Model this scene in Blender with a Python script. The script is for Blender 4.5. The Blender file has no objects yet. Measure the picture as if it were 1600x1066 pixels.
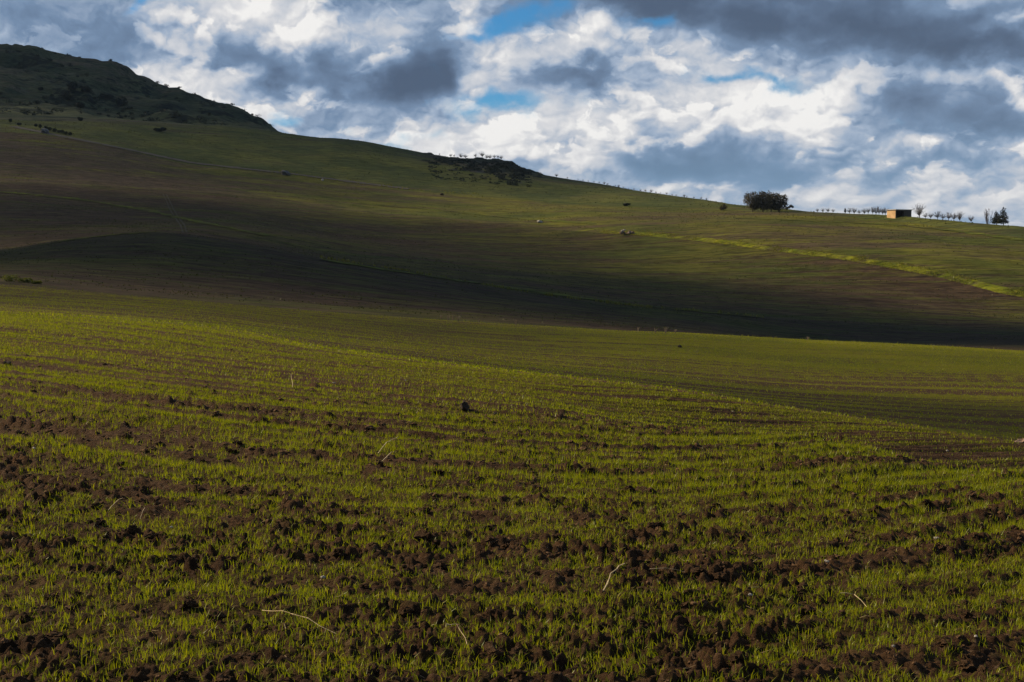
import bpy, math, random
import numpy as np
from math import radians, pi
from mathutils import Vector

rng = np.random.default_rng(7)
random.seed(7)
scene = bpy.context.scene
COL = scene.collection

# ------------------------------------------------------------------ camera
ZC = 1.6                       # eye height over the field
FPX = 2198.0                   # focal length in pixels of a 1600 px wide frame
PITCH = math.atan((533 - 400) / FPX)
cam_d = bpy.data.cameras.new('camera')
cam = bpy.data.objects.new('camera', cam_d); COL.objects.link(cam)
cam.location = (0, 0, ZC)
cam.rotation_euler = (pi / 2 - PITCH, 0, 0)
cam_d.sensor_width = 36.0
cam_d.lens = 36.0 * FPX / 1600.0
cam_d.clip_start = 0.1
cam_d.clip_end = 30000
scene.camera = cam

# ------------------------------------------------------------------ sun, exposure
SUN_AZ, SUN_EL = -67.0, 29.0   # degrees, azimuth from +Y towards +X
SUNV = np.array([math.sin(radians(SUN_AZ)) * math.cos(radians(SUN_EL)),
                 math.cos(radians(SUN_AZ)) * math.cos(radians(SUN_EL)),
                 math.sin(radians(SUN_EL))])
sun_d = bpy.data.lights.new('sun', 'SUN'); sun_d.energy = 4.6; sun_d.angle = radians(0.6)
sun_d.color = (1.0, 0.82, 0.54)
sun = bpy.data.objects.new('sun', sun_d); COL.objects.link(sun)
sun.rotation_euler = Vector(SUNV).to_track_quat('Z', 'Y').to_euler()
sun.location = (-200, 100, 300)
vs = scene.view_settings
vs.view_transform = 'Standard'; vs.look = 'None'; vs.exposure = 0.55; vs.gamma = 1.0; vs.use_curve_mapping = False
scene.cycles.max_bounces = 5
scene.cycles.diffuse_bounces = 2
scene.cycles.glossy_bounces = 2
scene.cycles.transmission_bounces = 3
scene.cycles.transparent_max_bounces = 10
scene.cycles.volume_bounces = 0

# ------------------------------------------------------------------ picture angles
cp, sp = math.cos(PITCH), math.sin(PITCH)
def pix_dir(x, y):
    dx = (x - 800.0) / FPX; up = (533.0 - y) / FPX
    return dx, cp + up * sp, -sp + up * cp
def pix_az_te(x, y):
    dx, dy, dz = pix_dir(x, y)
    return math.atan2(dx, dy), dz / math.hypot(dx, dy)
def pix_az_el(x, y):
    a, te = pix_az_te(x, y)
    return a, math.atan(te)

# ------------------------------------------------------------------ node helper
class NT:
    def __init__(s, tree): s.t = tree; s.n = tree.nodes; s.l = tree.links
    def new(s, typ, **kw):
        n = s.n.new(typ)
        for k, v in kw.items(): setattr(n, k, v)
        return n
    def put(s, sock, v):
        if isinstance(v, bpy.types.NodeSocket): s.l.new(v, sock)
        elif v is not None: sock.default_value = v
    def math(s, op, a, b=None, c=None, clamp=False):
        n = s.new('ShaderNodeMath', operation=op, use_clamp=clamp)
        for i, v in enumerate((a, b, c)):
            if v is not None: s.put(n.inputs[i], v)
        return n.outputs[0]
    def vmath(s, op, a, b=None, c=None):
        n = s.new('ShaderNodeVectorMath', operation=op)
        for i, v in enumerate((a, b, c)):
            if v is not None:
                if op == 'SCALE' and i == 1: s.put(n.inputs['Scale'], v)
                else: s.put(n.inputs[i], v)
        return n.outputs['Value'] if op in ('DOT_PRODUCT', 'LENGTH', 'DISTANCE') else n.outputs[0]
    def noise(s, vec, scale=1.0, detail=4.0, rough=0.55, lac=2.0, dist=0.0, color=False):
        n = s.new('ShaderNodeTexNoise')
        if vec is not None: s.l.new(vec, n.inputs['Vector'])
        n.inputs['Scale'].default_value = scale; n.inputs['Detail'].default_value = detail
        n.inputs['Roughness'].default_value = rough; n.inputs['Lacunarity'].default_value = lac
        n.inputs['Distortion'].default_value = dist
        return n.outputs['Color'] if color else n.outputs[0]
    def mapr(s, v, a, b, c=0.0, d=1.0, smooth=True):
        n = s.new('ShaderNodeMapRange'); n.interpolation_type = 'SMOOTHSTEP' if smooth else 'LINEAR'
        n.clamp = True if not smooth else n.clamp
        s.put(n.inputs[0], v)
        for i, q in zip((1, 2, 3, 4), (a, b, c, d)): s.put(n.inputs[i], q)
        return n.outputs[0]
    def mix(s, f, a, b):
        n = s.new('ShaderNodeMix', data_type='RGBA')
        s.put(n.inputs[0], f)
        s.put(n.inputs[6], a if isinstance(a, bpy.types.NodeSocket) else (*a, 1)); s.put(n.inputs[7], b if isinstance(b, bpy.types.NodeSocket) else (*b, 1))
        return n.outputs[2]
    def ramp(s, f, stops):
        n = s.new('ShaderNodeValToRGB'); e = n.color_ramp.elements
        while len(e) < len(stops): e.new(0.5)
        for q, (p, c) in zip(e, stops): q.position = p; q.color = (*c, 1)
        s.put(n.inputs[0], f)
        return n.outputs[0]
    def sep(s, v):
        n = s.new('ShaderNodeSeparateXYZ'); s.l.new(v, n.inputs[0]); return n.outputs
    def comb(s, x, y, z):
        n = s.new('ShaderNodeCombineXYZ')
        for i, v in enumerate((x, y, z)): s.put(n.inputs[i], v)
        return n.outputs[0]

# ------------------------------------------------------------------ world: Nishita sky behind broken cumulus
def build_world():
    w = bpy.data.worlds.new('World'); scene.world = w; w.use_nodes = True
    w.cycles.sampling_method = 'MANUAL'; w.cycles.sample_map_resolution = 512
    t = NT(w.node_tree); t.n.clear()
    sky = t.new('ShaderNodeTexSky', sky_type='NISHITA', sun_disc=False)
    sky.sun_elevation = radians(SUN_EL); sky.sun_rotation = radians(SUN_AZ)
    sky.altitude = 300; sky.air_density = 1.0; sky.dust_density = 0.3; sky.ozone_density = 3.0
    tint = t.mix(1.0, sky.outputs[0], (1, 1, 1))
    mn = t.n[-1]; mn.blend_type = 'MULTIPLY'; mn.inputs[7].default_value = (0.22, 0.62, 0.88, 1)
    bg_sky = t.new('ShaderNodeBackground'); t.put(bg_sky.inputs[0], tint); bg_sky.inputs[1].default_value = 0.075

    d = t.new('ShaderNodeTexCoord').outputs['Generated']
    dx, dy, dz = t.sep(d)
    az = t.math('ARCTAN2', dx, dy)
    el = t.math('ARCSINE', dz)
    p0 = t.comb(az, el, 0.0)
    lz = t.math('LOGARITHM', t.math('ADD', t.math('MAXIMUM', dz, 0.0), 0.02), math.e)
    ds = t.comb(dx, dy, t.math('MULTIPLY_ADD', lz, 0.055, t.math('MULTIPLY', dz, 1.0)))   # layers close up towards the horizon
    w1 = t.noise(ds, 11.0, 3.0, 0.5, color=True)
    w2 = t.noise(ds, 38.0, 6.0, 0.56, color=True)
    o1 = t.vmath('MULTIPLY', t.vmath('SUBTRACT', w1, (0.5, 0.5, 0.5)), (0.10, 0.060, 0.0))
    o2 = t.vmath('MULTIPLY', t.vmath('SUBTRACT', w2, (0.5, 0.5, 0.5)), (0.034, 0.026, 0.0))
    p = t.vmath('ADD', t.vmath('ADD', p0, o1), o2)
    dsw = t.vmath('ADD', ds, t.vmath('MULTIPLY', t.vmath('SUBTRACT', w2, (0.5, 0.5, 0.5)), (0.022, 0.0, 0.022)))

    def field(blobs):
        acc = 0.0
        for (x, y, rx, ry, wt) in blobs:
            a, e = pix_az_el(x, y)
            ix, iy = FPX / rx, FPX / ry
            v = t.vmath('MULTIPLY_ADD', p, (ix, iy, 0.0), (-a * ix, -e * iy, 0.0))
            q = t.vmath('DOT_PRODUCT', v, v)
            g = t.math('POWER', 0.42, q)
            acc = t.math('MULTIPLY_ADD', g, wt, acc)
        return acc
    holes = [(822, 24, 60, 22, 1.0), (750, 48, 34, 12, .7), (1030, 52, 52, 15, .9), (775, 166, 80, 20, 1.0), (1190, 128, 80, 13, .8),
             (212, 12, 18, 12, .7), (455, 172, 34, 14, .55), (1110, 138, 40, 9, .5), (590, 205, 60, 16, .45)]
    light = [ # bright masses
             (375, 35, 95, 45, .50), (480, 40, 60, 50, .25), (585, 85, 40, 40, .42), (260, 125, 60, 30, .40), (350, 150, 100, 25, .45),
             (830, 85, 60, 38, .50), (900, 60, 45, 30, .35), (760, 105, 60, 35, .40), (720, 140, 60, 22, .25), (930, 95, 50, 22, .3),
             (880, 195, 190, 34, .42), (680, 215, 80, 28, .40), (1060, 105, 120, 28, .34), (1120, 165, 150, 24, .42),
             (1260, 150, 110, 34, .42), (1250, 195, 70, 22, .35), (990, 225, 60, 14, .22), (1420, 228, 55, 18, .42), (1320, 248, 30, 12, .3),
             (1538, 250, 34, 26, .42), (1580, 130, 16, 18, .35), (1575, 190, 18, 22, .3), (1570, 22, 40, 12, .45), (1330, 80, 100, 22, .22),
             (620, 25, 80, 22, .30), (745, 25, 30, 25, .3), (1060, 288, 60, 10, .22), (1350, 288, 230, 9, .20), (760, 250, 160, 16, .3), (1400, 325, 240, 12, .22),
             (470, 130, 30, 40, .25), (620, 190, 50, 20, .12), (545, 230, 120, 22, .28),
             # dark bases
             (640, 112, 82, 42, -.75), (705, 120, 30, 28, -.35), (910, 122, 80, 20, -.62), (1000, 18, 120, 30, -.50), (1200, 20, 200, 36, -.45),
             (1460, 20, 120, 20, -.30), (1540, 72, 130, 22, -.62), (1400, 55, 100, 18, -.30), (60, 55, 60, 60, -.14), (190, 55, 34, 45, -.20), (390, 100, 110, 26, -.48),
             (505, 75, 36, 26, -.35), (1120, 248, 190, 24, -.50), (1460, 190, 110, 40, -.34), (1560, 210, 50, 34, -.30), (1400, 145, 60, 26, -.30), (1490, 262, 60, 10, -.25), (830, 118, 30, 12, -.15)]
    H = field(holes); L = field(light)
    def billow(v):
        acc = 0.0
        for sc, am in ((20.0, 0.85), (43.0, 0.5), (92.0, 0.22), (200.0, 0.10)):
            acc = t.math('MULTIPLY_ADD', t.math('ABSOLUTE', t.math('SUBTRACT', t.noise(v, sc, 0.0, 0.5), 0.5)), am * 2.0, acc)
        return acc
    n1 = t.noise(dsw, 15.0, 7.0, 0.50)
    n2 = t.noise(dsw, 48.0, 8.0, 0.56)
    b0 = billow(dsw)
    b1 = billow(t.vmath('ADD', dsw, (-0.0022, -0.001, 0.0040)))      # a little nearer the sun
    big = t.noise(ds, 3.2, 3.0, 0.5)
    e1 = t.math('SUBTRACT', b0, b1)
    base = t.mapr(el, 0.0, 0.34, 0.60, 0.26)
    out = t.mapr(t.math('ABSOLUTE', az), 0.36, 0.5, 0.0, 1.0)
    # where billows are thick their sun side is white and crisp, elsewhere the cloud is soft
    li = t.math('ADD', base, t.math('MULTIPLY', L, 0.74))
    li = t.math('MULTIPLY_ADD', t.math('SUBTRACT', big, 0.5), 0.30, li)
    li = t.math('MULTIPLY_ADD', t.math('SUBTRACT', n1, 0.5), 0.60, li)
    crisp = t.math('MULTIPLY', t.mapr(li, 0.25, 0.62, 0.2, 1.0), t.mapr(el, 0.015, 0.085, 0.35, 1.0))
    li = t.math('MULTIPLY_ADD', t.math('MULTIPLY', t.math('SUBTRACT', b0, 0.36), crisp), 0.16, li)
    li = t.math('MULTIPLY_ADD', t.math('MULTIPLY', e1, crisp), 0.50, li)
    li = t.math('MULTIPLY_ADD', t.math('SUBTRACT', n2, 0.5), 0.26, li)
    # heads of cumulus: a sharp upper rim against the greyer cloud behind, fading downwards
    pf = t.vmath('ADD', dsw, (0.37, 0.11, 0.53))
    f0 = t.noise(pf, 21.0, 9.0, 0.54); f1 = t.noise(t.vmath('ADD', pf, (-0.004, 0.0, 0.014)), 21.0, 3.0, 0.5)
    head = t.mapr(f0, 0.485, 0.535)
    rim = t.math('MULTIPLY', head, t.mapr(t.math('SUBTRACT', f0, f1), -0.06, 0.10))
    li = t.math('MULTIPLY_ADD', t.math('MULTIPLY', t.math('SUBTRACT', rim, 0.28), crisp), 0.31, li)
    ccol = t.ramp(li, [(0.0, (0.072, 0.108, 0.175)), (0.18, (0.100, 0.150, 0.240)), (0.36, (0.168, 0.250, 0.380)), (0.52, (0.33, 0.41, 0.535)),
                       (0.66, (0.50, 0.535, 0.60)), (0.82, (0.67, 0.672, 0.69)), (1.0, (0.84, 0.828, 0.812))])
    low = t.mapr(el, 0.03, 0.11, 1.0, 0.0)
    blu = t.mapr(li, 0.15, 0.75, 1.0, 0.0)
    ccol = t.mix(t.math('MULTIPLY', t.math('MULTIPLY', low, blu), 0.72), ccol, (0.165, 0.30, 0.46))   # far cloud seen through blue air
    bg_c = t.new('ShaderNodeBackground'); t.put(bg_c.inputs[0], ccol); bg_c.inputs[1].default_value = 0.74
    gen = t.mapr(t.noise(ds, 5.0, 6.0, 0.55), 0.62, 0.75, 0.0, 0.8)
    gen = t.math('MULTIPLY', gen, out)
    hh = t.math('ADD', t.math('MULTIPLY_ADD', t.math('SUBTRACT', n2, 0.5), 1.3, t.math('MULTIPLY', H, 0.95)), gen)
    hole = t.mapr(hh, 0.14, 0.95, 0.0, 0.95)
    ms = t.new('ShaderNodeMixShader'); t.put(ms.inputs[0], hole); t.l.new(bg_c.outputs[0], ms.inputs[1]); t.l.new(bg_sky.outputs[0], ms.inputs[2])
    o = t.new('ShaderNodeOutputWorld'); t.l.new(ms.outputs[0], o.inputs[0])
build_world()

# ------------------------------------------------------------------ numpy noise
def _hash(ix, iy, seed):
    h = (ix.astype(np.int64) * 374761393 + iy.astype(np.int64) * 668265263 + seed * 974711) & 0xFFFFFFFF
    h = ((h ^ (h >> 13)) * 1274126177) & 0xFFFFFFFF
    return (h ^ (h >> 16)) & 0xFFFF
def perlin(x, y, seed=0):
    x = np.asarray(x, float); y = np.asarray(y, float)
    ix = np.floor(x); iy = np.floor(y); fx = x - ix; fy = y - iy
    u = fx * fx * fx * (fx * (fx * 6 - 15) + 10); v = fy * fy * fy * (fy * (fy * 6 - 15) + 10)
    def g(ox, oy):
        a = _hash(ix + ox, iy + oy, seed) * (2 * pi / 65536.0)
        return np.cos(a) * (fx - ox) + np.sin(a) * (fy - oy)
    a = g(0, 0); b = g(1, 0); c = g(0, 1); d = g(1, 1)
    return ((a + (b - a) * u) * (1 - v) + (c + (d - c) * u) * v) * 1.5
def fbm(x, y, octv=4, seed=0, gain=0.5, lac=2.03):
    s = 0; a = 1.0; n = 0
    for k in range(octv):
        s = s + a * perlin(x * lac ** k + 17.3 * k, y * lac ** k - 9.1 * k, seed + k); n += a; a *= gain
    return s / n
def sstep(a, b, v):
    t = np.clip((v - a) / (b - a), 0, 1); return t * t * (3 - 2 * t)

# ------------------------------------------------------------------ terrain: control lines (picture column x, picture row y, distance r in metres)
def pchip(xk, yk, x):
    xk = np.asarray(xk, float); yk = np.asarray(yk, float)
    h = np.diff(xk); dl = np.diff(yk) / h; m = np.zeros_like(yk)
    for i in range(1, len(xk) - 1):
        if dl[i - 1] * dl[i] > 0:
            w1 = 2 * h[i] + h[i - 1]; w2 = h[i] + 2 * h[i - 1]
            m[i] = (w1 + w2) / (w1 / dl[i - 1] + w2 / dl[i])
    m[0] = dl[0]; m[-1] = dl[-1]
    i = np.clip(np.searchsorted(xk, x) - 1, 0, len(xk) - 2)
    t = (x - xk[i]) / h[i]
    return ((2 * t**3 - 3 * t**2 + 1) * yk[i] + (t**3 - 2 * t**2 + t) * h[i] * m[i] + (-2 * t**3 + 3 * t**2) * yk[i + 1] + (t**3 - t**2) * h[i] * m[i + 1])

FLAT = lambda pts: ('z', pts)
LINES = [
 ('start', FLAT([(-700, .4, 0), (800, .4, 0), (2300, .4, 0)]), 0),
 ('near',  FLAT([(-700, 4.6, .05), (0, 4.6, .0), (800, 4.6, 0), (1600, 4.6, -.03), (2300, 4.6, -.2)]), 12),
 ('n2',    FLAT([(-700, 10.5, .15), (0, 10.5, .03), (800, 10.5, -.10), (1600, 9.5, -.26), (2300, 9, -.8)]), 380),
 ('B', [(-700, 545, 26), (0, 560, 26), (400, 600, 22), (800, 650, 18.5), (1150, 682, 17.5), (1300, 692, 16.5), (1480, 733, 14.5), (1600, 742, 14), (2300, 800, 13)], 150),
 ('Bd', [(-700, 515, 34), (0, 530, 34), (400, 572, 30), (800, 620, 26), (1000, 662, 24), (1150, 698, 22), (1300, 722, 21), (1480, 768, 19), (1600, 782, 18.5), (2300, 840, 17)], 60),
 ('Be', [(-700, 500, 39), (0, 512, 39), (400, 555, 36), (800, 604, 32), (1000, 634, 30), (1150, 664, 28), (1300, 690, 26.5), (1480, 727, 24), (1600, 738, 23.5), (2300, 815, 22)], 40),
 ('A', [(-700, 470, 50), (0, 490, 48), (300, 510, 46), (500, 545, 42), (800, 583, 38), (1000, 605, 36), (1300, 650, 34), (1600, 695, 31), (2300, 780, 30)], 60),
 ('Ad', [(-700, 478, 66), (0, 496, 66), (300, 515, 64), (500, 546, 58), (800, 583, 53), (1000, 609, 50), (1300, 664, 47), (1600, 712, 43), (2300, 800, 42)], 24),
 ('Ae', [(-700, 471, 80), (0, 484, 80), (300, 504, 78), (500, 533, 73), (800, 570, 68), (1000, 594, 65), (1300, 638, 60), (1600, 681, 56), (2300, 770, 52)], 16),
 ('E', [(-700, 450, 105), (0, 466, 105), (300, 484, 104), (500, 508, 102), (800, 538, 100), (1000, 552, 97), (1300, 580, 92), (1600, 605, 85), (2300, 680, 80)], 36),
 ('M', [(-700, 425, 140), (0, 445, 140), (200, 462, 141), (350, 475, 143), (500, 487, 145), (700, 500, 147), (900, 513, 148), (1100, 522, 150), (1300, 533, 150), (1450, 540, 150), (1600, 548, 150), (2300, 600, 150)], 34),
 ('Md', [(-700, 427, 150), (0, 449, 150), (200, 466, 151), (500, 491, 154), (900, 517, 156), (1300, 536, 158), (1450, 542, 160), (1600, 548, 160), (2300, 598, 160)], 5),
 ('V', [(-700, 418, 172), (0, 437, 172), (200, 456, 170), (500, 482, 168), (900, 509, 172), (1100, 518, 185), (1230, 529, 205), (1400, 530, 225), (1600, 530, 235), (2300, 560, 240)], 12),
 ('C', [(-700, 400, 290), (0, 388, 290), (100, 373, 290), (180, 365, 290), (240, 361, 290), (350, 374, 284), (520, 408, 270), (700, 436, 262), (900, 465, 258), (1100, 488, 260), (1300, 507, 265), (1600, 521, 275), (2300, 550, 280)], 60),
 ('Cd', [(-700, 400, 315), (0, 390, 315), (100, 376, 315), (240, 366, 315), (350, 378, 310), (520, 411, 292), (700, 438, 282), (900, 466, 276), (1100, 488, 276), (1300, 506, 280), (1600, 519, 288), (2300, 545, 295)], 6),
 ('D', [(-700, 370, 400), (0, 347, 400), (300, 344, 415), (600, 388, 390), (900, 428, 358), (1200, 462, 335), (1600, 500, 325), (2300, 535, 330)], 50),
 ('N', [(-700, 300, 560), (0, 285, 560), (300, 300, 560), (600, 335, 520), (800, 352, 480), (940, 364, 450), (1060, 374, 430), (1200, 390, 405), (1360, 415, 385), (1470, 435, 375), (1600, 465, 360), (2300, 520, 355)], 70),
 ('N2', [(-700, 298, 565), (0, 283, 565), (300, 298, 565), (600, 333, 525), (800, 350, 485), (940, 360, 454), (1060, 368.5, 434), (1200, 383.5, 408), (1360, 407, 388), (1470, 425.5, 378), (1600, 454, 364), (2300, 509, 359)], 5),
 ('R', [(-700, 190, 780), (0, 205, 760), (110, 217, 740), (300, 257, 690), (450, 273, 680), (700, 303, 650), (850, 314, 640), (1000, 322, 610), (1130, 328, 580), (1200, 332, 550), (1400, 346, 505), (1600, 372, 450), (2300, 420, 430)], 70),
 ('R2', [(-700, 187, 788), (0, 202, 768), (110, 214, 748), (300, 254, 698), (450, 270, 688), (700, 300, 658), (850, 312, 648), (1000, 320, 618), (1130, 326.5, 588), (1200, 331, 556), (1400, 344, 510), (1600, 369, 454), (2300, 417, 434)], 3),
 ('S', [(-700, 168, 870), (0, 187, 850), (200, 191, 880), (330, 196, 900), (440, 208, 900), (500, 216, 900), (560, 223, 900), (640, 238, 890), (700, 249, 880), (785, 259, 870), (835, 272, 860), (880, 281, 850), (950, 292, 820), (1040, 306, 760), (1130, 318, 690), (1160, 322, 665), (1275, 331, 560), (1390, 338, 520), (1440, 342, 507), (1530, 350, 490), (1600, 354, 482), (2300, 395, 470)], 60),
 ('Sd', [(-700, 160, 930), (0, 180, 930), (200, 185, 950), (330, 194, 960), (400, 202, 970), (440, 210, 980), (560, 245, 980), (700, 275, 960), (880, 305, 920), (1040, 330, 850), (1160, 345, 760), (1400, 365, 640), (1600, 380, 620), (2300, 420, 600)], 12),
 ('m1', [(-700, 130, 1200), (0, 128, 1130), (100, 135, 1130), (200, 150, 1130), (330, 176, 1120), (400, 196, 1120), (440, 214, 1120), (560, 270, 1120), (880, 330, 1120), (1160, 370, 1060), (1600, 400, 1000), (2300, 430, 1000)], 40),
 ('T', [(-700, 95, 1500), (-200, 66, 1500), (0, 77, 1480), (40, 81, 1470), (90, 87, 1460), (165, 99, 1430), (200, 110, 1410), (250, 138, 1380), (290, 150, 1350), (340, 165, 1320), (400, 190, 1280), (440, 210, 1250), (560, 285, 1250), (880, 350, 1250), (1160, 385, 1250), (1600, 408, 1250), (2300, 430, 1250)], 50),
 ('X', [(-700, 160, 2000), (0, 150, 2000), (440, 290, 2000), (880, 390, 2000), (1600, 405, 2000), (2300, 420, 2000)], 8),
 ('Y', [(-700, 400, 4200), (800, 403, 4200), (2300, 403, 4200)], 6),
]
AZW = radians(38.0)
az_d = np.linspace(-radians(21.5), radians(21.5), 485)
az_m = np.linspace(radians(21.5), AZW, 58)[1:]
az_f = np.concatenate([-az_m[::-1], az_d, az_m])
az_l = -AZW - np.cumsum(np.linspace(0.006, 0.16, 30)); az_l = az_l[az_l > -pi + 0.02]
az_cols = np.concatenate([[-pi], az_l[::-1], az_f, -az_l, [pi]])
NC = len(az_cols)
LR = []; LZ = []; LNAME = [l[0] for l in LINES]
for nm, spec, _ in LINES:
    A = []; R = []; Z = []
    if isinstance(spec, tuple):
        for (x, r, z) in spec[1]:
            A.append(pix_az_te(x, 600)[0]); R.append(r); Z.append(z)
    else:
        for (x, y, r) in spec:
            a, te = pix_az_te(x, y); A.append(a); R.append(r); Z.append(ZC + r * te)
    rb = 0.5 * (R[0] + R[-1])
    zl = Z[0]; zr = Z[-1]
    A = [-pi, -1.5] + A + [1.5, pi]
    R = [rb, R[0]] + R + [R[-1], rb]
    zb = 0.25 * (zl + zr)
    Z = [zb, zl * .8] + Z + [zr * .8, zb]
    LR.append(pchip(A, R, az_cols)); LZ.append(pchip(A, Z, az_cols))
LR = np.array(LR); LZ = np.array(LZ)
for k in range(1, len(LR)):
    LR[k] = np.maximum(LR[k], LR[k - 1] * 1.004)
hK = np.diff(LR, axis=0); dK = np.diff(LZ, axis=0) / hK
mK = np.zeros_like(LZ)
for i in range(1, len(LR) - 1):
    same = dK[i - 1] * dK[i] > 0
    w1 = 2 * hK[i] + hK[i - 1]; w2 = hK[i] + 2 * hK[i - 1]
    with np.errstate(divide='ignore', invalid='ignore'):
        v = (w1 + w2) / (w1 / dK[i - 1] + w2 / dK[i])
    mK[i] = np.where(same, v, 0)
mK[0] = dK[0]; mK[-1] = dK[-1]
rows_r = [LR[0]]; rows_z = [LZ[0]]; LROW = {LNAME[0]: 0}; rowidx = [0.0]
for k in range(1, len(LINES)):
    n = LINES[k][2]; r0, r1 = LR[k - 1], LR[k]
    for j in range(1, n + 1):
        f = j / n
        ratio = r1 / r0
        r = np.where(ratio > 1.25, r0 * ratio ** (f * 1.0), r0 + (r1 - r0) * f)
        if LNAME[k] in ('n2', 'B'):   # rows evenly spread as seen from eye height
            r = 1.0 / (1.0 / r0 + (1.0 / r1 - 1.0 / r0) * (0.55 * f + 0.45 * (r0 + (r1 - r0) * f - r0) / (r1 - r0)))
        if j == n: r = r1
        t = (r - r0) / (r1 - r0); h = r1 - r0
        z = (2*t**3 - 3*t**2 + 1) * LZ[k-1] + (t**3 - 2*t**2 + t) * h * mK[k-1] + (-2*t**3 + 3*t**2) * LZ[k] + (t**3 - t**2) * h * mK[k]
        rows_r.append(r); rows_z.append(z)
    LROW[LNAME[k]] = len(rows_r) - 1
GR = np.array(rows_r); GZ = np.array(rows_z)
GX = GR * np.sin(az_cols)[None, :]; GY = GR * np.cos(az_cols)[None, :]
NR = len(GR)
# average out creases of the near field across distance
def smooth_rows(Z, r0, r1, n):
    for _ in range(n):
        Z[r0:r1] = 0.25 * Z[r0 - 1:r1 - 1] + 0.5 * Z[r0:r1] + 0.25 * Z[r0 + 1:r1 + 1]
smooth_rows(GZ, LROW['near'] + 2, LROW['A'] - 4, 12); smooth_rows(GZ, LROW['A'] - 3, LROW['E'], 4)
ZSM = GZ.copy()                                   # the bare land form

# --- near field: plough rows, bands of seedlings, clods
def row_coord(x, y):
    k = np.where(x > 0, 0.20, 0.10); lim = 1.25
    xl = lim / (2 * k); ax = np.abs(x)
    q = np.where(ax < xl, k * x * x, k * xl * xl + lim * (ax - xl))
    s = y - q * np.clip(1.2 - np.hypot(x, y) / 55.0, 0.12, 1.0)
    return s + 0.10 * perlin(x * .25, y * .25, 91)
def seed_cover(x, y):
    """share of ground under young wheat, 0..1: drill rows, tillage bands and patches"""
    s = row_coord(x, y)
    band = fbm(x * 0.055, s * 1.05, 2, 11)            # long streaks along the rows
    band2 = fbm(x * 0.12, s * 2.6, 2, 13)
    patch = fbm(x * 0.45, s * 0.75, 3, 23)
    fine = fbm(x * 3.4, s * 4.6, 3, 31, .7)
    k = sstep(8, 16, np.hypot(x, y))
    rr_ = np.hypot(x, y); ff = 1 - sstep(34, 48, rr_)
    v = 0.51 + .0 * k + (0.20 + .72 * k) * band * (.25 + .75 * ff) + (.32 + .95 * k) * band2 * ff + (0.40 - .10 * k) * patch * ff + (1.15 - .45 * k) * fine * ff
    v = v - .03 * sstep(46, 64, rr_) + .20 * sstep(80, 120, rr_) * sstep(-5, 25, x * 100 / np.maximum(rr_, 60)) - .03 * sstep(44, 60, rr_) * (1 - sstep(-16, 6, x * 60 / np.maximum(rr_, 60))) - .03 * sstep(36, 46, rr_) * (1 - sstep(70, 95, rr_)) * sstep(0, 10, x)
    v = v - .14 * sstep(19, 22, rr_) * (1 - sstep(32, 38, rr_)) * sstep(3.0, 7.0, x * 22 / np.maximum(rr_, 1))  # sparser seedlings in the right-hand hollow, also standing in for its shade
    return sstep(0.24, 0.70, v)
EN = LROW['M']
xs, ys, rs = GX[:EN + 1], GY[:EN + 1], GR[:EN + 1]
cov = seed_cover(xs, ys)
srow = row_coord(xs, ys)
near = 1 - sstep(26, 44, rs)
def crumbs(x, y, cell, seed, presence, asp):
    X = x / cell; Y = y / cell; ix = np.floor(X); iy = np.floor(Y); out = np.zeros_like(x)
    for ox in (-1, 0, 1):
        for oy in (-1, 0, 1):
            cx, cy = ix + ox, iy + oy
            h1 = _hash(cx, cy, seed) / 65536.0; h2 = _hash(cx, cy, seed + 1) / 65536.0; h3 = _hash(cx, cy, seed + 2) / 65536.0
            rad = 0.30 + 0.42 * h3 * h3
            d2 = (X - cx - h1) ** 2 + (Y - cy - h2) ** 2 * 0.8
            hh = np.sqrt(np.maximum(rad * rad - d2, 0)) * (h2 * 7.31 % 1.0 < presence)
            out = np.maximum(out, hh)
    return out * cell * asp
wx = xs + .02 * perlin(xs * 14, ys * 14, 43); wy = ys + .02 * perlin(xs * 14, ys * 14, 44)
clod = crumbs(wx, wy, .032, 901, .90, .95) * (1 - sstep(9, 15, rs)) + crumbs(wx, wy, .056, 911, .60, .85) * (1 - sstep(16, 26, rs)) \
    + crumbs(wx, wy, .125, 921, .10, .45) * (1 - sstep(20, 30, rs)) * sstep(9, 14, rs) + np.maximum(fbm(xs * 17, ys * 15, 2, 47, .7), 0) * 0.012
clodamp = (0.72 + 0.48 * (1 - cov)) * (0.6 + 0.7 * sstep(-.2, .4, fbm(xs * .6, ys * .6, 2, 53)))
ridge = 0.040 * np.sin(srow * 2 * pi / 0.62 + 2.2 * perlin(xs * .35, ys * .35, 61)) + 0.045 * fbm(xs * .12, srow * 1.1, 2, 67)
und = 0.045 * fbm(xs * 0.35, ys * 0.35, 3, 71)
GZ[:EN + 1] += near * (clod * clodamp + und) + ridge * (1 - sstep(30, 50, rs)) * (.35 + .65 * sstep(8, 18, rs)) + 0.12 * fbm(xs * .06, ys * .06, 3, 73) * sstep(30, 80, rs)
# --- hillsides
xs, ys, rs = GX[EN + 1:], GY[EN + 1:], GR[EN + 1:]
k = sstep(150, 260, rs)
GZ[EN + 1:] += k * (0.9 * fbm(xs / 60, ys / 60, 4, 81) + 0.10 * fbm(xs / 30., ys / 2.2, 3, 83) + 0.10 * fbm(xs / 3., ys / 3., 2, 84))
km = sstep(900, 1080, rs)
rid = 1 - np.abs(fbm(xs / 150, ys / 150, 4, 85)) * 2
GZ[EN + 1:] += km * (16 * (rid - .88) + 9 * fbm(xs / 70, ys / 70, 4, 87)) * (0.35 + 0.65 * sstep(0, 60, np.abs(rs - LR[LNAME.index('T')][None, :])))

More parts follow.
